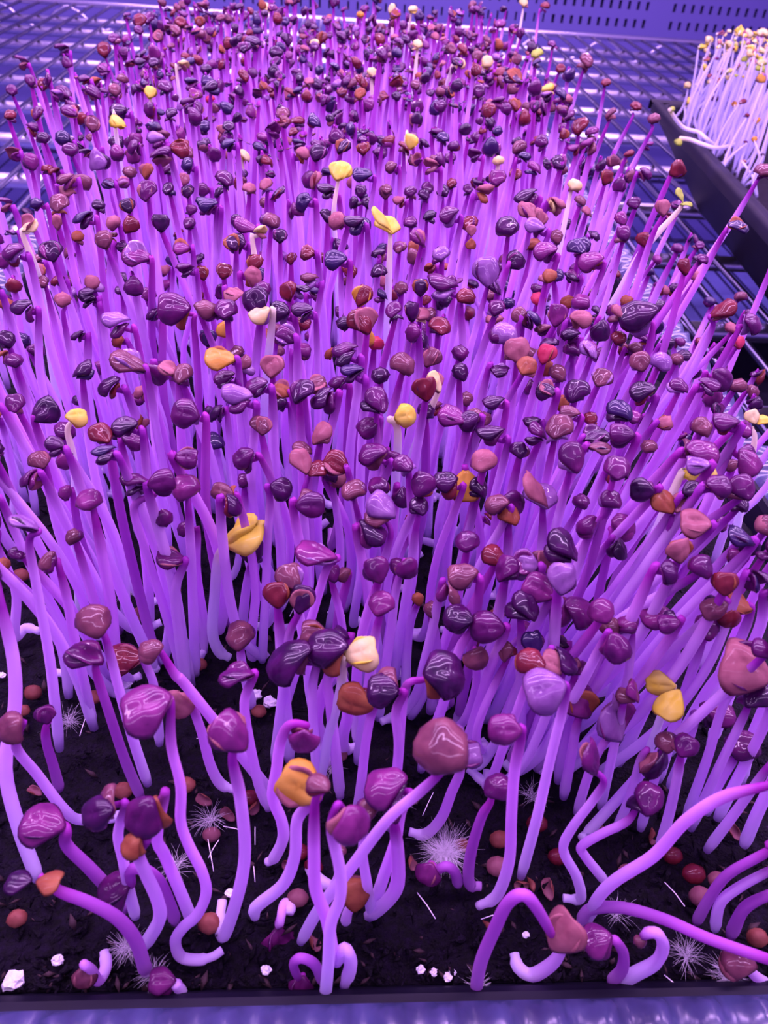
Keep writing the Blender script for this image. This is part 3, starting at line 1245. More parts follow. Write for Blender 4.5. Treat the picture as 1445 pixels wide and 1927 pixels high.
# seedling trays: shell with drafted walls, and a ribbed flange
def tray(name, label, cx, cy, wx, wy, rz, zr, flange, draft=.012):
    """open shell: inner opening wx by wy (half sizes), flange round it, walls drawn in to the base"""
    o = empty(name, (cx, cy, -.0525), rz)
    tag(o, label, 'tray', 'seedling trays')
    z0 = .0525
    def ring(hx, hy, z, n=6, rad=.012):
        P = []
        for sx, sy, a0 in ((1, 1, 0), (-1, 1, 90), (-1, -1, 180), (1, -1, 270)):
            for k in range(n+1):
                a = R(a0+90*k/n)
                P.append(Vector((sx*(hx-rad)+rad*math.cos(a), sy*(hy-rad)+rad*math.sin(a), z)))
        return P
    prof = [(-draft, -.050), (-.004, -.004), (-.0012, zr-.0015), (0.0, zr), (.002, zr)]   # inside, going up
    R_ = [ring(wx+d, wy+d, z+z0) for d, z in prof]
    outp = [(.004, zr-.001), (.0035, -.002), (-draft+.0015, -.052)]
    # the wall's outer skin hangs under the flange
    Ro = [ring(wx+d+.0, wy+d+.0, z+z0) for d, z in outp]
    V = []; F = []
    n = len(R_[0])
    allr = R_+Ro
    for r_ in allr: V += r_
    for i in range(len(allr)-1):
        for k in range(n):
            k2 = (k+1) % n
            F.append((i*n+k, i*n+k2, (i+1)*n+k2, (i+1)*n+k))
    F.append(tuple(range(n))); F.append(tuple(reversed(range((len(allr)-1)*n, len(allr)*n))))
    new_mesh('tray_body', V, F, [M['tray']], parent=o, smooth=False)
    # flange with shallow cross ribs
    mb = MB()
    def strip(p0, p1, nrm, ribs):
        rb = 1 if flange > .01 else 0
        m_ = ribs*6
        rows = [(.0012, 0), (.003, .0006), (.006, .0010), (flange*.8, .0010), (flange, -.0012), (flange, -.006)]
        V = []; F = []
        for i in range(m_+1):
            t = i/m_
            q = p0.lerp(p1, t)
            c = (i % 6)/6.0
            bump = .0011*(.5+.5*math.sin(2*math.pi*c))*2.4
            for j, (d, h) in enumerate(rows):
                V.append(q+nrm*d+Vector((0, 0, h+(bump*rb if 1 <= j <= 3 else 0))))
        rw = len(rows)
        for i in range(m_):
            for j in range(rw-1):
                F.append((i*rw+j, (i+1)*rw+j, (i+1)*rw+j+1, i*rw+j+1))
        mb.add(V, F)
    zz_ = zr+z0
    fl = flange
    strip(Vector((wx+fl, -wy, zz_)), Vector((-wx-fl, -wy, zz_)), Vector((0, -1, 0)), int(wx*2/.0072))
    strip(Vector((-wx-fl, wy, zz_)), Vector((wx+fl, wy, zz_)), Vector((0, 1, 0)), int(wx*2/.0072))
    strip(Vector((wx, wy, zz_)), Vector((wx, -wy, zz_)), Vector((1, 0, 0)), int(wy*2/.0072))
    strip(Vector((-wx, -wy, zz_)), Vector((-wx, wy, zz_)), Vector((-1, 0, 0)), int(wy*2/.0072))
    mb.build('ribbed_rim', [M['rim'] if flange > .01 else M['tray']], o)
    return o
tray('seedling_tray', 'black plastic tray of dark soil filled with the purple sprouts', 0, .2955, .1215, .2540, 0, .0045, .012)
T2 = Vector((.240, .628, 0)); T2A = R(4.6)
T2X = Vector((math.cos(-T2A), math.sin(-T2A), 0)); T2Y = Vector((math.sin(T2A), math.cos(T2A), 0))
t2c = T2+T2X*.122-T2Y*.254
tray('seedling_tray', 'black plastic tray of pale yellow seedlings at the right edge', t2c.x, t2c.y, .121, .253, -T2A, .008, .009, .034)

# dark box added one level down to stand in for shade between the trays
lt = empty('gap_shade_box', (.30, .42, Z2+.002))
tag(lt, 'added dark box standing in for the shade below the wires between the trays', 'tray')
mb = MB(); mb.box(-.26, .26, -.34, .34, 0, .004)
for q in ((-.26, -.252, -.34, .34), (.252, .26, -.34, .34), (-.252, .252, -.34, -.332), (-.252, .252, .332, .34)):
    mb.box(*q, .004, .05)
mb.build('tray_body', [M['tray']], lt, smooth=False)  # body of the box added to darken the gap

# soil
def soil(name, label, fx, x0, x1, y0, y1, nx, ny, amp, chips, dense_y=None):
    V = []; F = []
    for j in range(ny+1):
        t = j/ny
        y = y0+(y1-y0)*(t**1.6 if dense_y else t)
        for i in range(nx+1):
            x = x0+(x1-x0)*i/nx
            p = Vector((x, y, 0))
            h = noise.noise(p*90)*.0014+noise.noise(p*330)*.0009+noise.noise(p*900)*.0005
            e = min(x-x0, x1-x, y-y0, y1-y)
            V.append(Vector((x, y, -.0016+amp*h-(.0015 if e < .002 else 0))))
    for j in range(ny):
        for i in range(nx):
            a = j*(nx+1)+i
            F.append((a, a+1, a+nx+2, a+nx+1))
    mi = [0]*len(F)
    rnd = random.Random(5)
    for _ in range(chips):
        p = Vector((rnd.uniform(x0+.003, x1-.003), y0+.002+(y1-y0-.004)*rnd.random()**(2.2 if dense_y else 1), rnd.uniform(-.0012, .0004)))
        L = rnd.uniform(.0005, .0019); wd = L*rnd.uniform(.15, .5)
        M3 = rot('Z', rnd.uniform(0, 6.28)) @ rot('Y', rnd.gauss(0, .5)) @ rot('X', rnd.uniform(0, 3))
        q = [Vector((-L, 0, 0)), Vector((0, wd, .2*wd)), Vector((L, 0, 0)), Vector((0, -wd, 0)), Vector((0, 0, wd)), Vector((0, 0, -wd))]
        b0 = len(V)
        V += [M3 @ v+p for v in q]
        k = 1 if rnd.random() < .12 else 0
        for f in ((0, 1, 4), (1, 2, 4), (2, 3, 4), (3, 0, 4), (1, 0, 5), (2, 1, 5), (3, 2, 5), (0, 3, 5)):
            F.append(tuple(i+b0 for i in f)); mi.append(k)
    V = [fx(v) for v in V]
    o = new_mesh(name, V, F, [M['soil'], M['peat2']], mi)
    tag(o, label, 'soil', None, 'stuff')
M['peat2'] = simple('peat_fibre', (.035, .014, .018), .8)
soil('potting_soil', 'dark peaty potting soil under the purple sprouts', lambda v: v, -.119, .119, .0428, .548, 300, 330, 1.0, 7000, True)
soil('potting_soil', 'soil in the tray of pale seedlings', lambda v: t2c+T2X*v.x+T2Y*v.y+Vector((0, 0, v.z)), -.1165, .1165, -.248, .248, 40, 80, 1.0, 0)

# ------------------------------------------------------------------ the purple sprouts
ALL = [parse(l) for l in TRACED.strip().split('\n')]
OUT = [i for i, L in enumerate(ALL) if not -14 < L[0] < 1459]   # head beyond the frame
order = sorted((i for i in range(len(ALL)) if i not in OUT or ALL[i][7]), key=lambda i: -ALL[i][2])
IND = sorted(order[:300])
REST = [i for i in range(len(ALL)) if i not in set(IND)]

TYPEWORD = {'b': 'folded', 'c': 'half-open', 'o': 'splayed', 'f': 'open', 'r': 'ball-headed'}
LANDMARK = {  # (x, y) of a sprout one can pick out at once: (its own label, how others refer to it)
 (458, 1005): ('sprout with two large yellow seed leaves, left of centre', 'the double yellow sprout'),
 (1250, 1308): ('large folded pale yellow sprout at the front right', 'the folded yellow sprout'),
 (727, 416): ('tall yellow sprout rising in the middle of the tray', 'the tall yellow sprout'),
 (641, 320): ('bright yellow two-lobed sprout in the back half', 'the two-lobed yellow sprout'),
 (148, 787): ('small yellow sprout with a hooked pale stem at the left', 'the small yellow sprout'),
 (762, 782): ('yellow bean-shaped sprout just right of centre', 'the yellow bean-shaped sprout'),
 (1422, 785): ('cream heart-leaved sprout at the right edge of the tray', 'the cream heart-leaved sprout'),
 (1314, 895): ('drooping yellow sprout half hidden by dark heads at the right', 'the drooping yellow sprout'),
 (1285, 373): ('yellow-green three-lobed sprout leaning over the right rim', 'the green three-lobed sprout'),
 (828, 1405): ('large mauve ball-headed sprout closest to the camera', 'the large mauve ball'),
 (680, 1232): ('cream sprout with a brown-rimmed leaf near the front', 'the front cream sprout'),
 (560, 1475): ('amber open-husked sprout in the front row', 'the amber sprout'),
 (1018, 922): ('open peach pink sprout like a small flower', 'the pink flower-like sprout'),
 (1261, 944): ('tulip-shaped rust orange sprout at the right', 'the orange tulip-shaped sprout'),
 (582, 870): ('tulip-shaped coral pink sprout in the middle', 'the coral tulip-shaped sprout'),
 (175, 1168): ('brown ball-headed sprout above a dark one at the left front', 'the brown ball'),
 (835, 1272): ('large dark sprout with two hanging red petals', 'the red-petalled dark sprout'),
 (1195, 600): ('large flat dark sprout bent over at the right side', 'the flat dark leaf'),
 (57, 422): ('cream sprout at the left rim towards the back', 'the left cream sprout'),
 (332, 585): ('large glossy plum bean-shaped sprout left of centre', 'the glossy plum bean'),
 (65, 1660): ('sprout with one orange and one dark splayed leaf, front left corner', 'the orange-and-dark splayed sprout'),
 (1062, 1750): ('peach sprout hanging from a magenta arch at the front rim', 'the magenta arch'),
 (416, 676): ('flat amber brown sprout left of centre', 'the flat amber sprout'),
 (1388, 1135): ('hooked sprout with a rust orange leaf cluster at the right', 'the orange leaf cluster'),
 (1030, 665): ('crimson open sprout right of centre', 'the crimson sprout'),
 (1387, 426): ('blue-black sprout leaning far out over the right rim', 'the outermost leaning sprout'),
 (912, 366): ('peach pink folded sprout in the back half', 'the back peach sprout'),
 (911, 867): ('coral four-lobed ball-headed sprout right of centre', 'the four-lobed coral ball'),
 (1020, 1300): ('large smooth lavender sprout near the front', 'the smooth lavender sprout'),
 (545, 1245): ('large dark purple bean-shaped sprout near the front', 'the dark front bean'),
 (877, 914): ('narrow hanging amber sprout near the centre', 'the hanging amber sprout'),
 (338, 1326): ('peach pink ball-headed sprout with an arched stem, front left', 'the peach ball'),
 (1395, 1255): ('large peach and dark half-open sprout at the right edge', 'the large right-edge clam head'),
 (447, 751): ('glossy lavender sprout with a white glint, left of centre', 'the glinting lavender sprout'),
 (57, 903): ('folded plum sprout low at the left edge', 'the left-edge plum sprout'),
}
ORD = ['next', 'second', 'third', 'fourth', 'fifth', 'sixth', 'seventh', 'eighth', 'ninth', 'tenth', 'eleventh', 'twelfth']
DIRW = {'L': 'to the left of', 'R': 'to the right of', 'B': 'behind', 'F': 'in front of'}
pos = {i: (ALL[i][0], ALL[i][1]) for i in IND}
lmi = {}
for i in IND:
    if (int(ALL[i][0]), int(ALL[i][1])) in LANDMARK: lmi[i] = LANDMARK[(int(ALL[i][0]), int(ALL[i][1]))]
cand = {i: [] for i in IND}
for l in lmi:
    lx, ly = pos[l]
    sect = {'L': [], 'R': [], 'B': [], 'F': []}
    for i in IND:
        if i == l or i in OUT: continue
        dx, dy = pos[i][0]-lx, pos[i][1]-ly
        k = ('R' if dx > 0 else 'L') if abs(dx) > abs(dy) else ('F' if dy > 0 else 'B')
        sect[k].append((math.hypot(dx, dy), i))
    for k, lst in sect.items():
        for rank, (d, i) in enumerate(sorted(lst)):
            cand[i].append((rank, d, k, l))
def describe(i):
    x, y, s, a, typ, outer, inner, pts = ALL[i]
    if i in lmi: return lmi[i][0]
    if i in OUT:
        sd = 'left' if x < 0 else 'right'
        mates = sorted((j for j in IND if j in OUT and (ALL[j][0] < 0) == (x < 0)), key=lambda j: -max(p[1] for p in ALL[j][7]))
        n = mates.index(i)
        return 'sprout stem running out of the picture at the '+sd+' edge, '+('nearest the front rim' if n == 0 else (ORD[n] if n < 12 else '%dth' % (n+1))+' from the front rim')
    rank, d, k, l = min(cand[i])
    t = TYPEWORD[typ]+' '+WORD[outer]+' sprout'
    o_ = ORD[rank] if rank < len(ORD) else '%dth' % (rank+1)
    e = ', '+o_+' '+DIRW[k]+' '+lmi[l][1]
    f = ', '+WORD[inner]+' inside' if inner != outer and typ != 'r' else ''
    return t+f+e if len((t+f+e).split()) <= 16 else t+e

def part_label(i, col): return WORD[col]+' seed leaf'
for i in IND:
    L = ALL[i]
    x, y, s, a, typ, outer, inner, pts = L
    rnd = random.Random(1000+i)
    P, att, M3, size = sprout(L, rnd)
    base = P[0].copy()
    root = empty('radish_sprout', base)
    tag(root, describe(i), 'sprout', 'purple radish sprouts in the front tray')
    r0 = (.00104 if y > 1200 else .00116)*rnd.uniform(.88, 1.12)*(.85 if s < 34 else 1)
    if pts and y > 1700: r0 *= .92
    V, F, al = tube(catmull(P, 5), stem_rad(r0, rnd), 10)
    sk = 'purple' if (int(x), int(y)) in PURPLE_HEADS else stem_kind(outer, inner, typ, rnd)
    new_mesh('stem', [v-base for v in V], F, [STEM[sk]], None, al, True, root)
    for j, (V, F, mi, cols) in enumerate(fit_head(head_parts(typ, outer, inner, rnd), M3, size, att, .97+.13*min(1, max(0, (y-850)/400)))):
        q = new_mesh('seed_leaf', [v-base for v in V], F, [LEAF[cols[0]], LEAF[cols[1]]], mi, None, True, root)
        if inner != outer and j == 1: q['label'] = part_label(i, inner)

# everything further back: one crowd
keys = list(LEAF)
crowd_mats = [LEAF[k] for k in keys]+[STEM['violet'], STEM['pink'], STEM['purple'], STEM['pale']]
SK = {'violet': len(keys), 'pink': len(keys)+1, 'purple': len(keys)+2, 'pale': len(keys)+3}
crowd = MB()
def into_crowd(P, att, M3, size, typ, outer, inner, rnd, r0, head=True):
    V, F, al = tube(catmull(P, 3), stem_rad(r0, rnd), 6)
    crowd.add(V, F, SK[stem_kind(outer, inner, typ, rnd)], al)
    if head:
        for V, F, mi, cols in fit_head(head_parts(typ, outer, inner, rnd, True), M3, size, att):
            crowd.add(V, F, [keys.index(cols[q]) for q in mi])
taken = []
for n_, L in enumerate([ALL[i] for i in REST]+[parse(l) for l in FAR.strip().split('\n')]):
    rnd = random.Random(5000+n_)
    P, att, M3, size = sprout(L, rnd)
    into_crowd(P, att, M3, size, L[4], L[5], L[6], rnd, .00122*rnd.uniform(.85, 1.1))
    taken.append((att.x, att.y))
for i in IND: taken.append(tuple(at(ALL[i][0], ALL[i][1], height_at(ALL[i][1])).xy))
rnd = random.Random(77)
grid = {}
def near(x, y, d):
    gx, gy = int(x//.006), int(y//.006)
    for a in (-1, 0, 1):
        for b_ in (-1, 0, 1):
            for (u, v) in grid.get((gx+a, gy+b_), ()):
                if (u-x)**2+(v-y)**2 < d*d: return True
    return False
for (x, y) in taken: grid.setdefault((int(x//.006), int(y//.006)), []).append((x, y))
PAL = 'dddddddddbbbbbbppppppppppppmmmmnnnnnrrrrokkv'
n_fill = 0
for _ in range(12000):
    x = rnd.uniform(-.112, .105); y = rnd.uniform(.14, .505)
    if y > .25 and not (-.090-rnd.random()**3*.01 < x < .084+rnd.random()**3*.01): continue
    if y > .42 and rnd.random() < (y-.42)/.12: continue
    back = y > .235
    if near(x, y, .0057 if back else .0056): continue
    if not back and rnd.random() < .55: continue
    grid.setdefault((int(x//.006), int(y//.006)), []).append((x, y))
    h = (rnd.gauss(.067, .0045) if back else rnd.uniform(.03, .05))
    if back and rnd.random() < .08: h += .008
    edge = max(0, (x-.085)/.033)
    edl = max(0, (-.09-x)/.028)
    att = Vector((x+edge*.010-edl*.005+rnd.gauss(0, .002), y+rnd.gauss(0, .003), h))
    base = Vector((x, y, -.0006))
    bow = Vector((rnd.gauss(0, .0022), rnd.gauss(0, .002), 0))
    P = [base, base.lerp(att, .3)+bow*.8, base.lerp(att, .65)+bow*.8]
    a = rnd.choice((rnd.uniform(60, 120), rnd.uniform(140, 200), rnd.uniform(-30, 40), rnd.uniform(-100, -50)))
    ar = R(a)
    ex = (RIGHT*math.cos(ar)+UP*math.sin(ar)-fwd*rnd.uniform(-.5, .5)).normalized()
    ref = Vector((0, 0, 1))-fwd*.2
    ez = (ref-ex*ref.dot(ex)).normalized()
    M3 = Matrix((ex, ez.cross(ex), ez)).transposed() @ rot('X', rnd.gauss(0, .5))
    size = rnd.uniform(.0038, .0056) if back else rnd.uniform(.0035, .0048)
    P += [att-ex*size*.34+fwd*size*.15, att-ex*size*.2+fwd*size*.15]
    into_crowd(P, att, M3, size, rnd.choice('bbbbcccrro' if back else 'bbrr'), rnd.choice(PAL), rnd.choice(PAL), rnd, .0012*rnd.uniform(.85, 1.1))
    n_fill += 1
# the part of the tray the photo leaves out of its frame
for _ in range(2600):
    x = rnd.uniform(-.113, .113); y = rnd.uniform(.047, .24)
    if near(x, y, .0060): continue
    h = rnd.uniform(.044, .058)
    att = Vector((x+max(0, (x-.07)/.04)*.012, y+rnd.gauss(0, .003), h))
    base = Vector((x, y, -.0006))
    u0, v0 = project(att); u1, v1 = project(base)
    if max(u0, u1) > -70 and min(u0, u1) < 1515: continue
    grid.setdefault((int(x//.006), int(y//.006)), []).append((x, y))
    ar = R(rnd.choice((90, 170, 10, -70))+rnd.gauss(0, 20))
    ex = (RIGHT*math.cos(ar)+UP*math.sin(ar)-fwd*rnd.uniform(-.5, .5)).normalized()
    ref = Vector((0, 0, 1))-fwd*.2
    ez = (ref-ex*ref.dot(ex)).normalized()
    M3 = Matrix((ex, ez.cross(ex), ez)).transposed() @ rot('X', rnd.gauss(0, .5))
    size = rnd.uniform(.0044, .0062)
    P = [base, base.lerp(att, .4)+Vector((rnd.gauss(0, .002), rnd.gauss(0, .002), 0)), att-ex*size*.34+fwd*size*.15, att-ex*size*.2+fwd*size*.15]
    into_crowd(P, att, M3, size, rnd.choice('bbbccr'), rnd.choice(PAL), rnd.choice(PAL), rnd, .00112*rnd.uniform(.85, 1.1))
print('fill sprouts', n_fill)
o = crowd.build('radish_sprout_mass', crowd_mats)
tag(o, 'dense mass of smaller purple sprouts filling the back of the tray', 'sprouts', 'purple radish sprouts in the front tray', 'stuff')

# ------------------------------------------------------------------ on the soil of the front tray
def side_word(x): return 'left' if x < 480 else 'middle' if x < 960 else 'right'
def blob(r, rnd, sq=(1, 1, 1), nu=12, nv=9, rough=.12, cut=None):
    V = []; F = []
    off = Vector((rnd.uniform(0, 50), rnd.uniform(0, 50), 0))
    for j in range(nv+1):
        th = math.pi*j/nv
        for i in range(nu):
            ph = 2*math.pi*i/nu
            d = Vector((math.sin(th)*math.cos(ph), math.sin(th)*math.sin(ph), math.cos(th)))
            k = 1+rough*noise.noise(d*1.7+off)*2
            V.append(Vector((d.x*sq[0], d.y*sq[1], d.z*sq[2]))*r*k)
    for j in range(nv):
        for i in range(nu):
            F.append((j*nu+i, (j+1)*nu+i, (j+1)*nu+(i+1) % nu, j*nu+(i+1) % nu))
    return V, F
SEEDS = """232 1488 34 o|350 1478 32 o|383 1499 34 h|398 1570 30 n|395 1738 40 o|478 1512 36 h|428 1527 34 h|562 1603 34 r|560 1690 36 n|590 1770 38 h|487 1338 26 o|537 1315 24 o|775 1618 34 h|940 1580 34 o|937 1632 40 n|1010 1550 36 r|1035 1668 40 h|985 1660 34 h|1050 1612 34 r|1228 1568 36 h|1305 1645 38 r|1318 1688 40 n|1425 1765 36 o|32 1728 34 o|40 1083 28 o|240 1085 26 h|258 1150 30 h|375 1250 26 o|62 1303 30 o|176 1312 28 o|42 1336 24 o|62 1483 30 h|430 1152 28 n|655 1085 28 o|920 1740 34 h|1000 1660 30 h|590 1630 32 r|545 1622 32 h|470 1500 30 r|1130 1560 30 h|1385 1560 34 h|330 1110 24 h|120 1075 26 o|1180 1640 30 n|1265 1610 34 r|1350 1655 32 n|870 1590 28 o|775 1500 28 n|640 1420 26 n|1000 1420 28 o"""
used_ = {}
for n_, q in enumerate(SEEDS.split('|')):
    x, y, s, k = q.split(); x = float(x); y = float(y); s = float(s)
    rnd = random.Random(300+n_)
    p = at(x, y, .0012)
    r_ = s*depth(p)/FPX*.5
    if k == 'h':    # an emptied hull: a cup split open
        V, F, mi = cotyledon(Wd=.46, fold=2.0, bend=.7, T=.08, notch=.1, rings=5, segs=16, rnd=rnd)
        M3 = rot('Z', rnd.uniform(0, 6.28)) @ rot('X', rnd.uniform(1.6, 3.4))
        V = xf(V, M3, 2.2*r_, Vector((0, 0, 0)))
        c = sum(V, Vector())/len(V); V = [v-c for v in V]
        zmin = min(v.z for v in V)
        o = new_mesh('seed_hull', V, F, [M['hull'], M['hull2']], mi, None, True, None, Vector((p.x, p.y, -zmin-.0006)))
        kind, cat = 'split empty brown seed hull', 'seed hull'
    else:
        V, F = blob(r_, rnd, (1.15, .95, .9), rough=.06)
        m_ = {'o': M['hull'], 'n': M['hull2'], 'r': LEAF['r']}[k]
        o = new_mesh('radish_seed', V, F, [m_], None, None, True, None, Vector((p.x, p.y, r_*.75)))
        kind, cat = {'o': 'rust brown round seed', 'n': 'mauve brown round seed', 'r': 'dark red round seed'}[k], 'seed'
    best = min(IND, key=lambda i: (ALL[i][0]-x)**2+(ALL[i][1]-y)**2 if i in lmi else 1e9)
    lx, ly = pos[best]
    dr = ('left of' if x < lx else 'right of') if abs(x-lx) > abs(y-ly) else ('in front of' if y > ly else 'behind')
    lab = kind+' on the soil, '
    key = (kind, dr, best)
    used_[key] = used_.get(key, 0)+1
    lab += ('' if used_[key] == 1 else ORD[used_[key]-1]+' ')+dr+' '+lmi[best][1]
    tag(o, lab, cat, 'seeds and hulls lying on the soil')
PERL = "25 1848 36|108 1806 20|434 1680 16|500 1826 18|237 1288 22|633 1160 28|480 1308 24|508 1322 24|532 1342 20|792 1824 15|817 1828 14|843 1838 16|852 1829 13|118 1212 14|990 1758 12|3 1270 14|348 1240 14|1230 1260 14"
pw = ['largest, beside the front rim at the far left', 'right of the largest grain, near the front rim', 'between two bent pale stems left of centre', 'close to the front rim, left of centre', 'behind the peach ball', 'large, behind the dark front bean', 'left of a group of three, behind the amber sprout', 'middle of a group of three, behind the amber sprout', 'right of a group of three, behind the amber sprout', 'leftmost of four near the front rim', 'second of four near the front rim', 'third of four near the front rim', 'last of four near the front rim', 'left of the brown ball', 'behind the magenta arch', 'at the left edge of the picture', 'tucked behind the peach ball sprout stem', 'among stems at the right']
for n_, q in enumerate(PERL.split('|')):
    x, y, s = [float(v) for v in q.split()]
    rnd = random.Random(600+n_)
    p = at(x, y, .0004); r_ = s*depth(p)/FPX*.5
    V, F = blob(r_, rnd, (1.1, .95, .7), 12, 9, .28)
    o = new_mesh('perlite_grain', V, F, [M['perlite']], None, None, False, None, Vector((p.x, p.y, r_*.35)))
    tag(o, 'white perlite grain, '+pw[n_], 'perlite', 'perlite grains in the soil')
# fine white root hairs and slivers
hair = MB()
rnd = random.Random(9)
def strand(p, d, L, r, droop=.4):
    q = [p, p+d*L*.5+Vector((0, 0, L*.08)), p+d*L-Vector((0, 0, L*droop*max(0, d.z)))]
    for v in q: v.z = max(v.z, .0003)
    V, F, al = tube(catmull(q, 2), lambda t: r*(1-.6*t), 3)
    hair.add(V, F)
def tuft(px, py, rad, n, up=.6):
    c = at(px, py, .001); k = rad*depth(c)/FPX
    for _ in range(n):
        a = rnd.uniform(0, 6.28)
        d = Vector((math.cos(a), math.sin(a), rnd.uniform(.05, up*1.6))).normalized()
        strand(c+Vector((rnd.gauss(0, k*.12), rnd.gauss(0, k*.12), 0)), d, k*rnd.uniform(.4, 1.1), .000022)
tuft(836, 1610, 62, 600, 1.0)
for px, py, rad, n in ((745, 1505, 40, 90), (238, 1785, 45, 120), (290, 1835, 40, 120), (1365, 1840, 45, 130), (1290, 1800, 45, 110), (238, 1115, 34, 80), (470, 1180, 34, 60), (130, 1360, 40, 70), (395, 1545, 45, 80), (700, 1300, 34, 60), (900, 1860, 40, 60), (330, 1630, 40, 80), (1160, 1720, 40, 60), (1000, 1500, 40, 60), (620, 1450, 30, 40)):
    tuft(px, py, rad, n)
for px, py, L, a in ((150, 1385, 55, 70), (402, 1640, 62, 100), (392, 1615, 40, 60), (795, 1535, 48, 65), (480, 1660, 30, 95), (480, 1590, 34, 90), (500, 1130, 50, 35), (545, 1160, 34, 60), (785, 1680, 60, -55), (1250, 1660, 60, -50), (1250, 1835, 50, -45), (1340, 1815, 60, -30), (370, 1390, 30, 5), (310, 1215, 34, -75), (905, 1730, 40, 15), (1010, 1420, 40, 30), (420, 1555, 50, -15), (340, 1080, 40, 30), (40, 1130, 40, 0), (105, 1190, 40, 10)):
    c = at(px, py, .0012); k = L*depth(c)/FPX
    c2 = at(px+math.cos(R(a))*L, py-math.sin(R(a))*L, .0022)
    V, F, al = tube([c, c.lerp(c2, .5)+Vector((0, 0, .0004)), c2], lambda t: .00010, 4)
    hair.add(V, F)
o = hair.build('root_hairs', [M['hair']])
tag(o, 'fine white root hairs and slivers on the soil between the stems', 'root hairs', None, 'stuff')

# ------------------------------------------------------------------ pale seedlings in the second tray
PALE = """1394 57 22 60 y y|1383 80 16 -80 g g|1321 88 18 20 y g|1365 93 12 90 w w|1409 90 18 10 y g|1420 98 10 90 k k|1444 81 14 90 a y|1402 112 16 120 g w|1329 110 16 20 k a|1347 110 12 10 m p|1309 126 18 160 g y|1326 126 14 0 y y|1388 126 14 90 k w|1418 117 16 90 k w|1432 119 16 100 w w|1293 162 16 100 w w|1315 158 16 20 w y|1335 148 20 90 w k|1348 152 18 90 a k|1371 150 18 90 w w|1359 136 20 160 w k|1374 133 20 20 g w|1391 143 22 170 y g|1300 190 20 160 y y|1295 201 16 0 w w|1345 184 16 -60 r p|1347 170 16 90 m p|1397 191 14 40 r k|1383 196 14 80 a o|1424 228 14 90 a a|1405 218 12 80 r p|1420 263 12 90 a o|1435 292 10 90 d d|1421 311 8 90 d p|1400 304 10 0 k w|1403 268 10 90 r p|1365 287 10 90 d p|1312 172 12 90 p d"""
pal2 = 'wwwwwwkkkywyynvag'
rnd = random.Random(21)
lst = []
for q in PALE.split('|'):
    a = q.split(); lst.append((float(a[0]), float(a[1]), float(a[2]), float(a[3]), a[4], a[5], True))
def in_t2(p):
    d = p-t2c
    return abs(d.dot(T2X)) < .113 and abs(d.dot(T2Y)) < .245
special = {0: 'tallest pale seedling with a bent yellow head against the back panel', 1: 'yellow-green head hanging on a pale stem below the tallest seedling',
 2: 'tall pale seedling with a yellow head at the left of the second tray', 3: 'tall pale seedling with a small closed cream head',
 4: 'tall pale seedling with a green head bent to the right', 7: 'pale seedling with a white-green upturned head above the crowd',
 9: 'short magenta-headed seedling among the pale ones at the back of their tray', 10: 'yellow-green seedling head at the back left corner of the second tray',
 23: 'yellow seedling head low at the left end of the second tray'}
rows_ = []
for _ in range(3000):
    lx = -.114+.15*rnd.random()**1.3; ly = rnd.uniform(-.06, .247)
    if any((lx-q[0])**2+(ly-q[1])**2 < .0064**2 for q in rows_): continue
    g = t2c+T2X*lx+T2Y*ly
    h = rnd.gauss(.062, .009)+(.008 if rnd.random() < .1 else 0)
    u, v = project(Vector((g.x, g.y, h)))
    if u > 1475 or v < 60: continue
    rows_.append((lx, ly))
    lst.append((u, v, .0064*rnd.uniform(.8, 1.2)*FPX/depth(Vector((g.x, g.y, h))), rnd.uniform(0, 180), rnd.choice(pal2), rnd.choice(pal2), h))
print('pale', len(rows_))
n_ = -1
for (x, y, s, a, c1, c2, named) in lst:
    n_ += 1
    hs = [.088-.003*k for k in range(24)]
    if named is not True: hs = [named]
    elif n_ > 10: hs = [rnd.uniform(.062, .074)]+[.07-.003*k for k in range(20)]
    if named is True and n_ >= 25: hs = [rnd.uniform(.025, .045)]+[.04-.003*k for k in range(12)]
    att = None
    for h in hs:
        p = at(x, y, h)
        if in_t2(p): att = p; break
    if att is None: continue
    size = s*depth(att)/FPX*.95
    base = Vector((att.x+rnd.gauss(0, .004), att.y+rnd.gauss(0, .004), -.0008))
    d = base-t2c
    bow = Vector((rnd.gauss(0, .003), rnd.gauss(0, .003), 0))
    ar = R(a)
    ex = (RIGHT*math.cos(ar)+UP*math.sin(ar)).normalized()
    ref = Vector((0, 0, 1))-fwd*.2
    ez = (ref-ex*ref.dot(ex)).normalized()
    M3 = Matrix((ex, ez.cross(ex), ez)).transposed() @ rot('X', rnd.gauss(0, .4))
    at0 = att-ex*size*.4
    P = [base, base.lerp(at0, .35)+bow, base.lerp(at0, .7)+bow*.8, at0, at0+ex*size*.2]
    mb = MB()
    V, F, al = tube(catmull(P, 4), stem_rad(.00095, rnd), 6)
    mb.add(V, F, 2, al)
    for V, F, mi, cols in fit_head(head_parts(rnd.choice('bcco'), c1, c2, rnd, True), M3, size, att):
        mb.add([v for v in V], F, [0 if cols[q] == c1 else 1 for q in mi])
    o = mb.build('pale_seedling', [LEAF[c1], LEAF[c2], STEM['lilac']], None, base)
    if n_ in special: tag(o, special[n_], 'seedling', 'pale seedlings in the second tray')
    else: tag(o, 'pale stemmed seedling packed in the crowd of the second tray', 'seedling', 'pale seedlings crowded in the second tray')
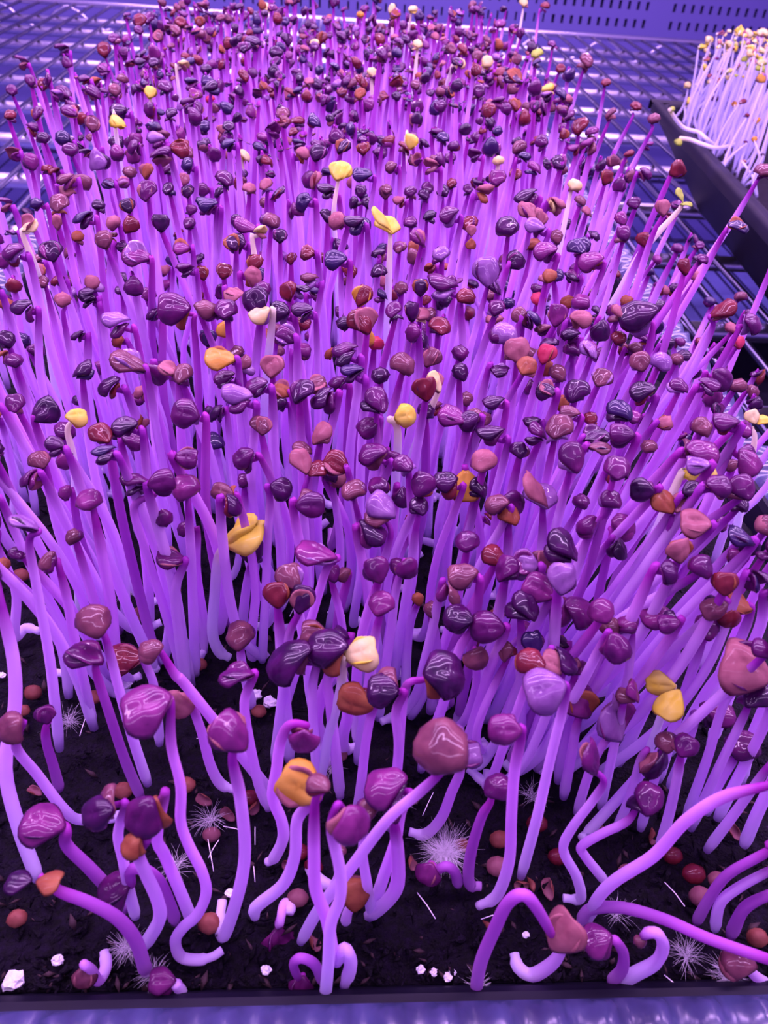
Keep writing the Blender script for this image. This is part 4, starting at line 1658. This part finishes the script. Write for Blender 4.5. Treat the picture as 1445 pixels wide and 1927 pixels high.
# the rest of that tray, outside the frame
mass = MB()
pk = ['w', 'k', 'y', 'a']
got = list(rows_)
for _ in range(5000):
    lx = rnd.uniform(-.112, .112); ly = rnd.uniform(-.244, .244)
    if any((lx-q[0])**2+(ly-q[1])**2 < .0085**2 for q in got): continue
    g = t2c+T2X*lx+T2Y*ly
    h = rnd.gauss(.062, .006)
    att = Vector((g.x+rnd.gauss(0, .003), g.y+rnd.gauss(0, .003), h))
    base = Vector((g.x, g.y, -.0008))
    if min(project(att)[0], project(base)[0]) < 1500: continue
    got.append((lx, ly))
    V, F, al = tube(catmull([base, base.lerp(att, .5)+Vector((rnd.gauss(0, .002), rnd.gauss(0, .002), 0)), att], 3), stem_rad(.00095, rnd), 5)
    mass.add(V, F, 4, al)
    c1 = rnd.choice('wwwkky')
    for V, F, mi, cols in fit_head(head_parts('b', c1, rnd.choice('wka'), rnd, True), rot('Z', rnd.uniform(0, 6.28)), rnd.uniform(.005, .0068), att):
        mass.add(V, F, pk.index(cols[0]))
o = mass.build('pale_seedling_mass', [LEAF[q] for q in pk]+[STEM['lilac']])
tag(o, 'dense mass of pale seedlings filling the rest of the second tray', 'seedlings', 'pale seedlings in the second tray', 'stuff')
# two that have fallen out over the rim
for lab, pts, hd in (('upper of two fallen pale seedlings hanging over the tray rim', ((1350, 278, 6), (1330, 262, 12), (1314, 249, 14), (1290, 242, 15), (1275, 229, 19), (1260, 206, 28)), (1260, 200, 12, 20)),
                     ('lower of two fallen pale seedlings lying across the tray rim', ((1384, 271, 5), (1362, 277, 9), (1343, 278, 11), (1321, 271, 12), (1299, 263, 13), (1280, 260, 15)), (1271, 272, 16, -100))):
    P = [at(p[0], p[1], p[2]/1000) for p in pts]
    rnd = random.Random(len(lab))
    root = empty('pale_seedling', P[0])
    tag(root, lab, 'seedling', 'fallen seedlings on the rim of the second tray')
    V, F, al = tube(catmull(P, 5), lambda t: .00115, 8)
    new_mesh('stem', [v-P[0] for v in V], F, [STEM['pale']], None, al, True, root)
    ar = R(hd[3])
    ex = RIGHT*math.cos(ar)+UP*math.sin(ar)
    ez = -fwd
    M3 = Matrix((ex, ez.cross(ex), ez)).transposed()
    size = hd[2]*depth(P[-1])/FPX
    for V, F, mi, cols in head_parts('b', 'g', 'g', rnd, True):
        new_mesh('seed_leaf', xf(V, M3, size, P[-1]-P[0]), F, [LEAF['g'], LEAF['g']], mi, None, True, root)
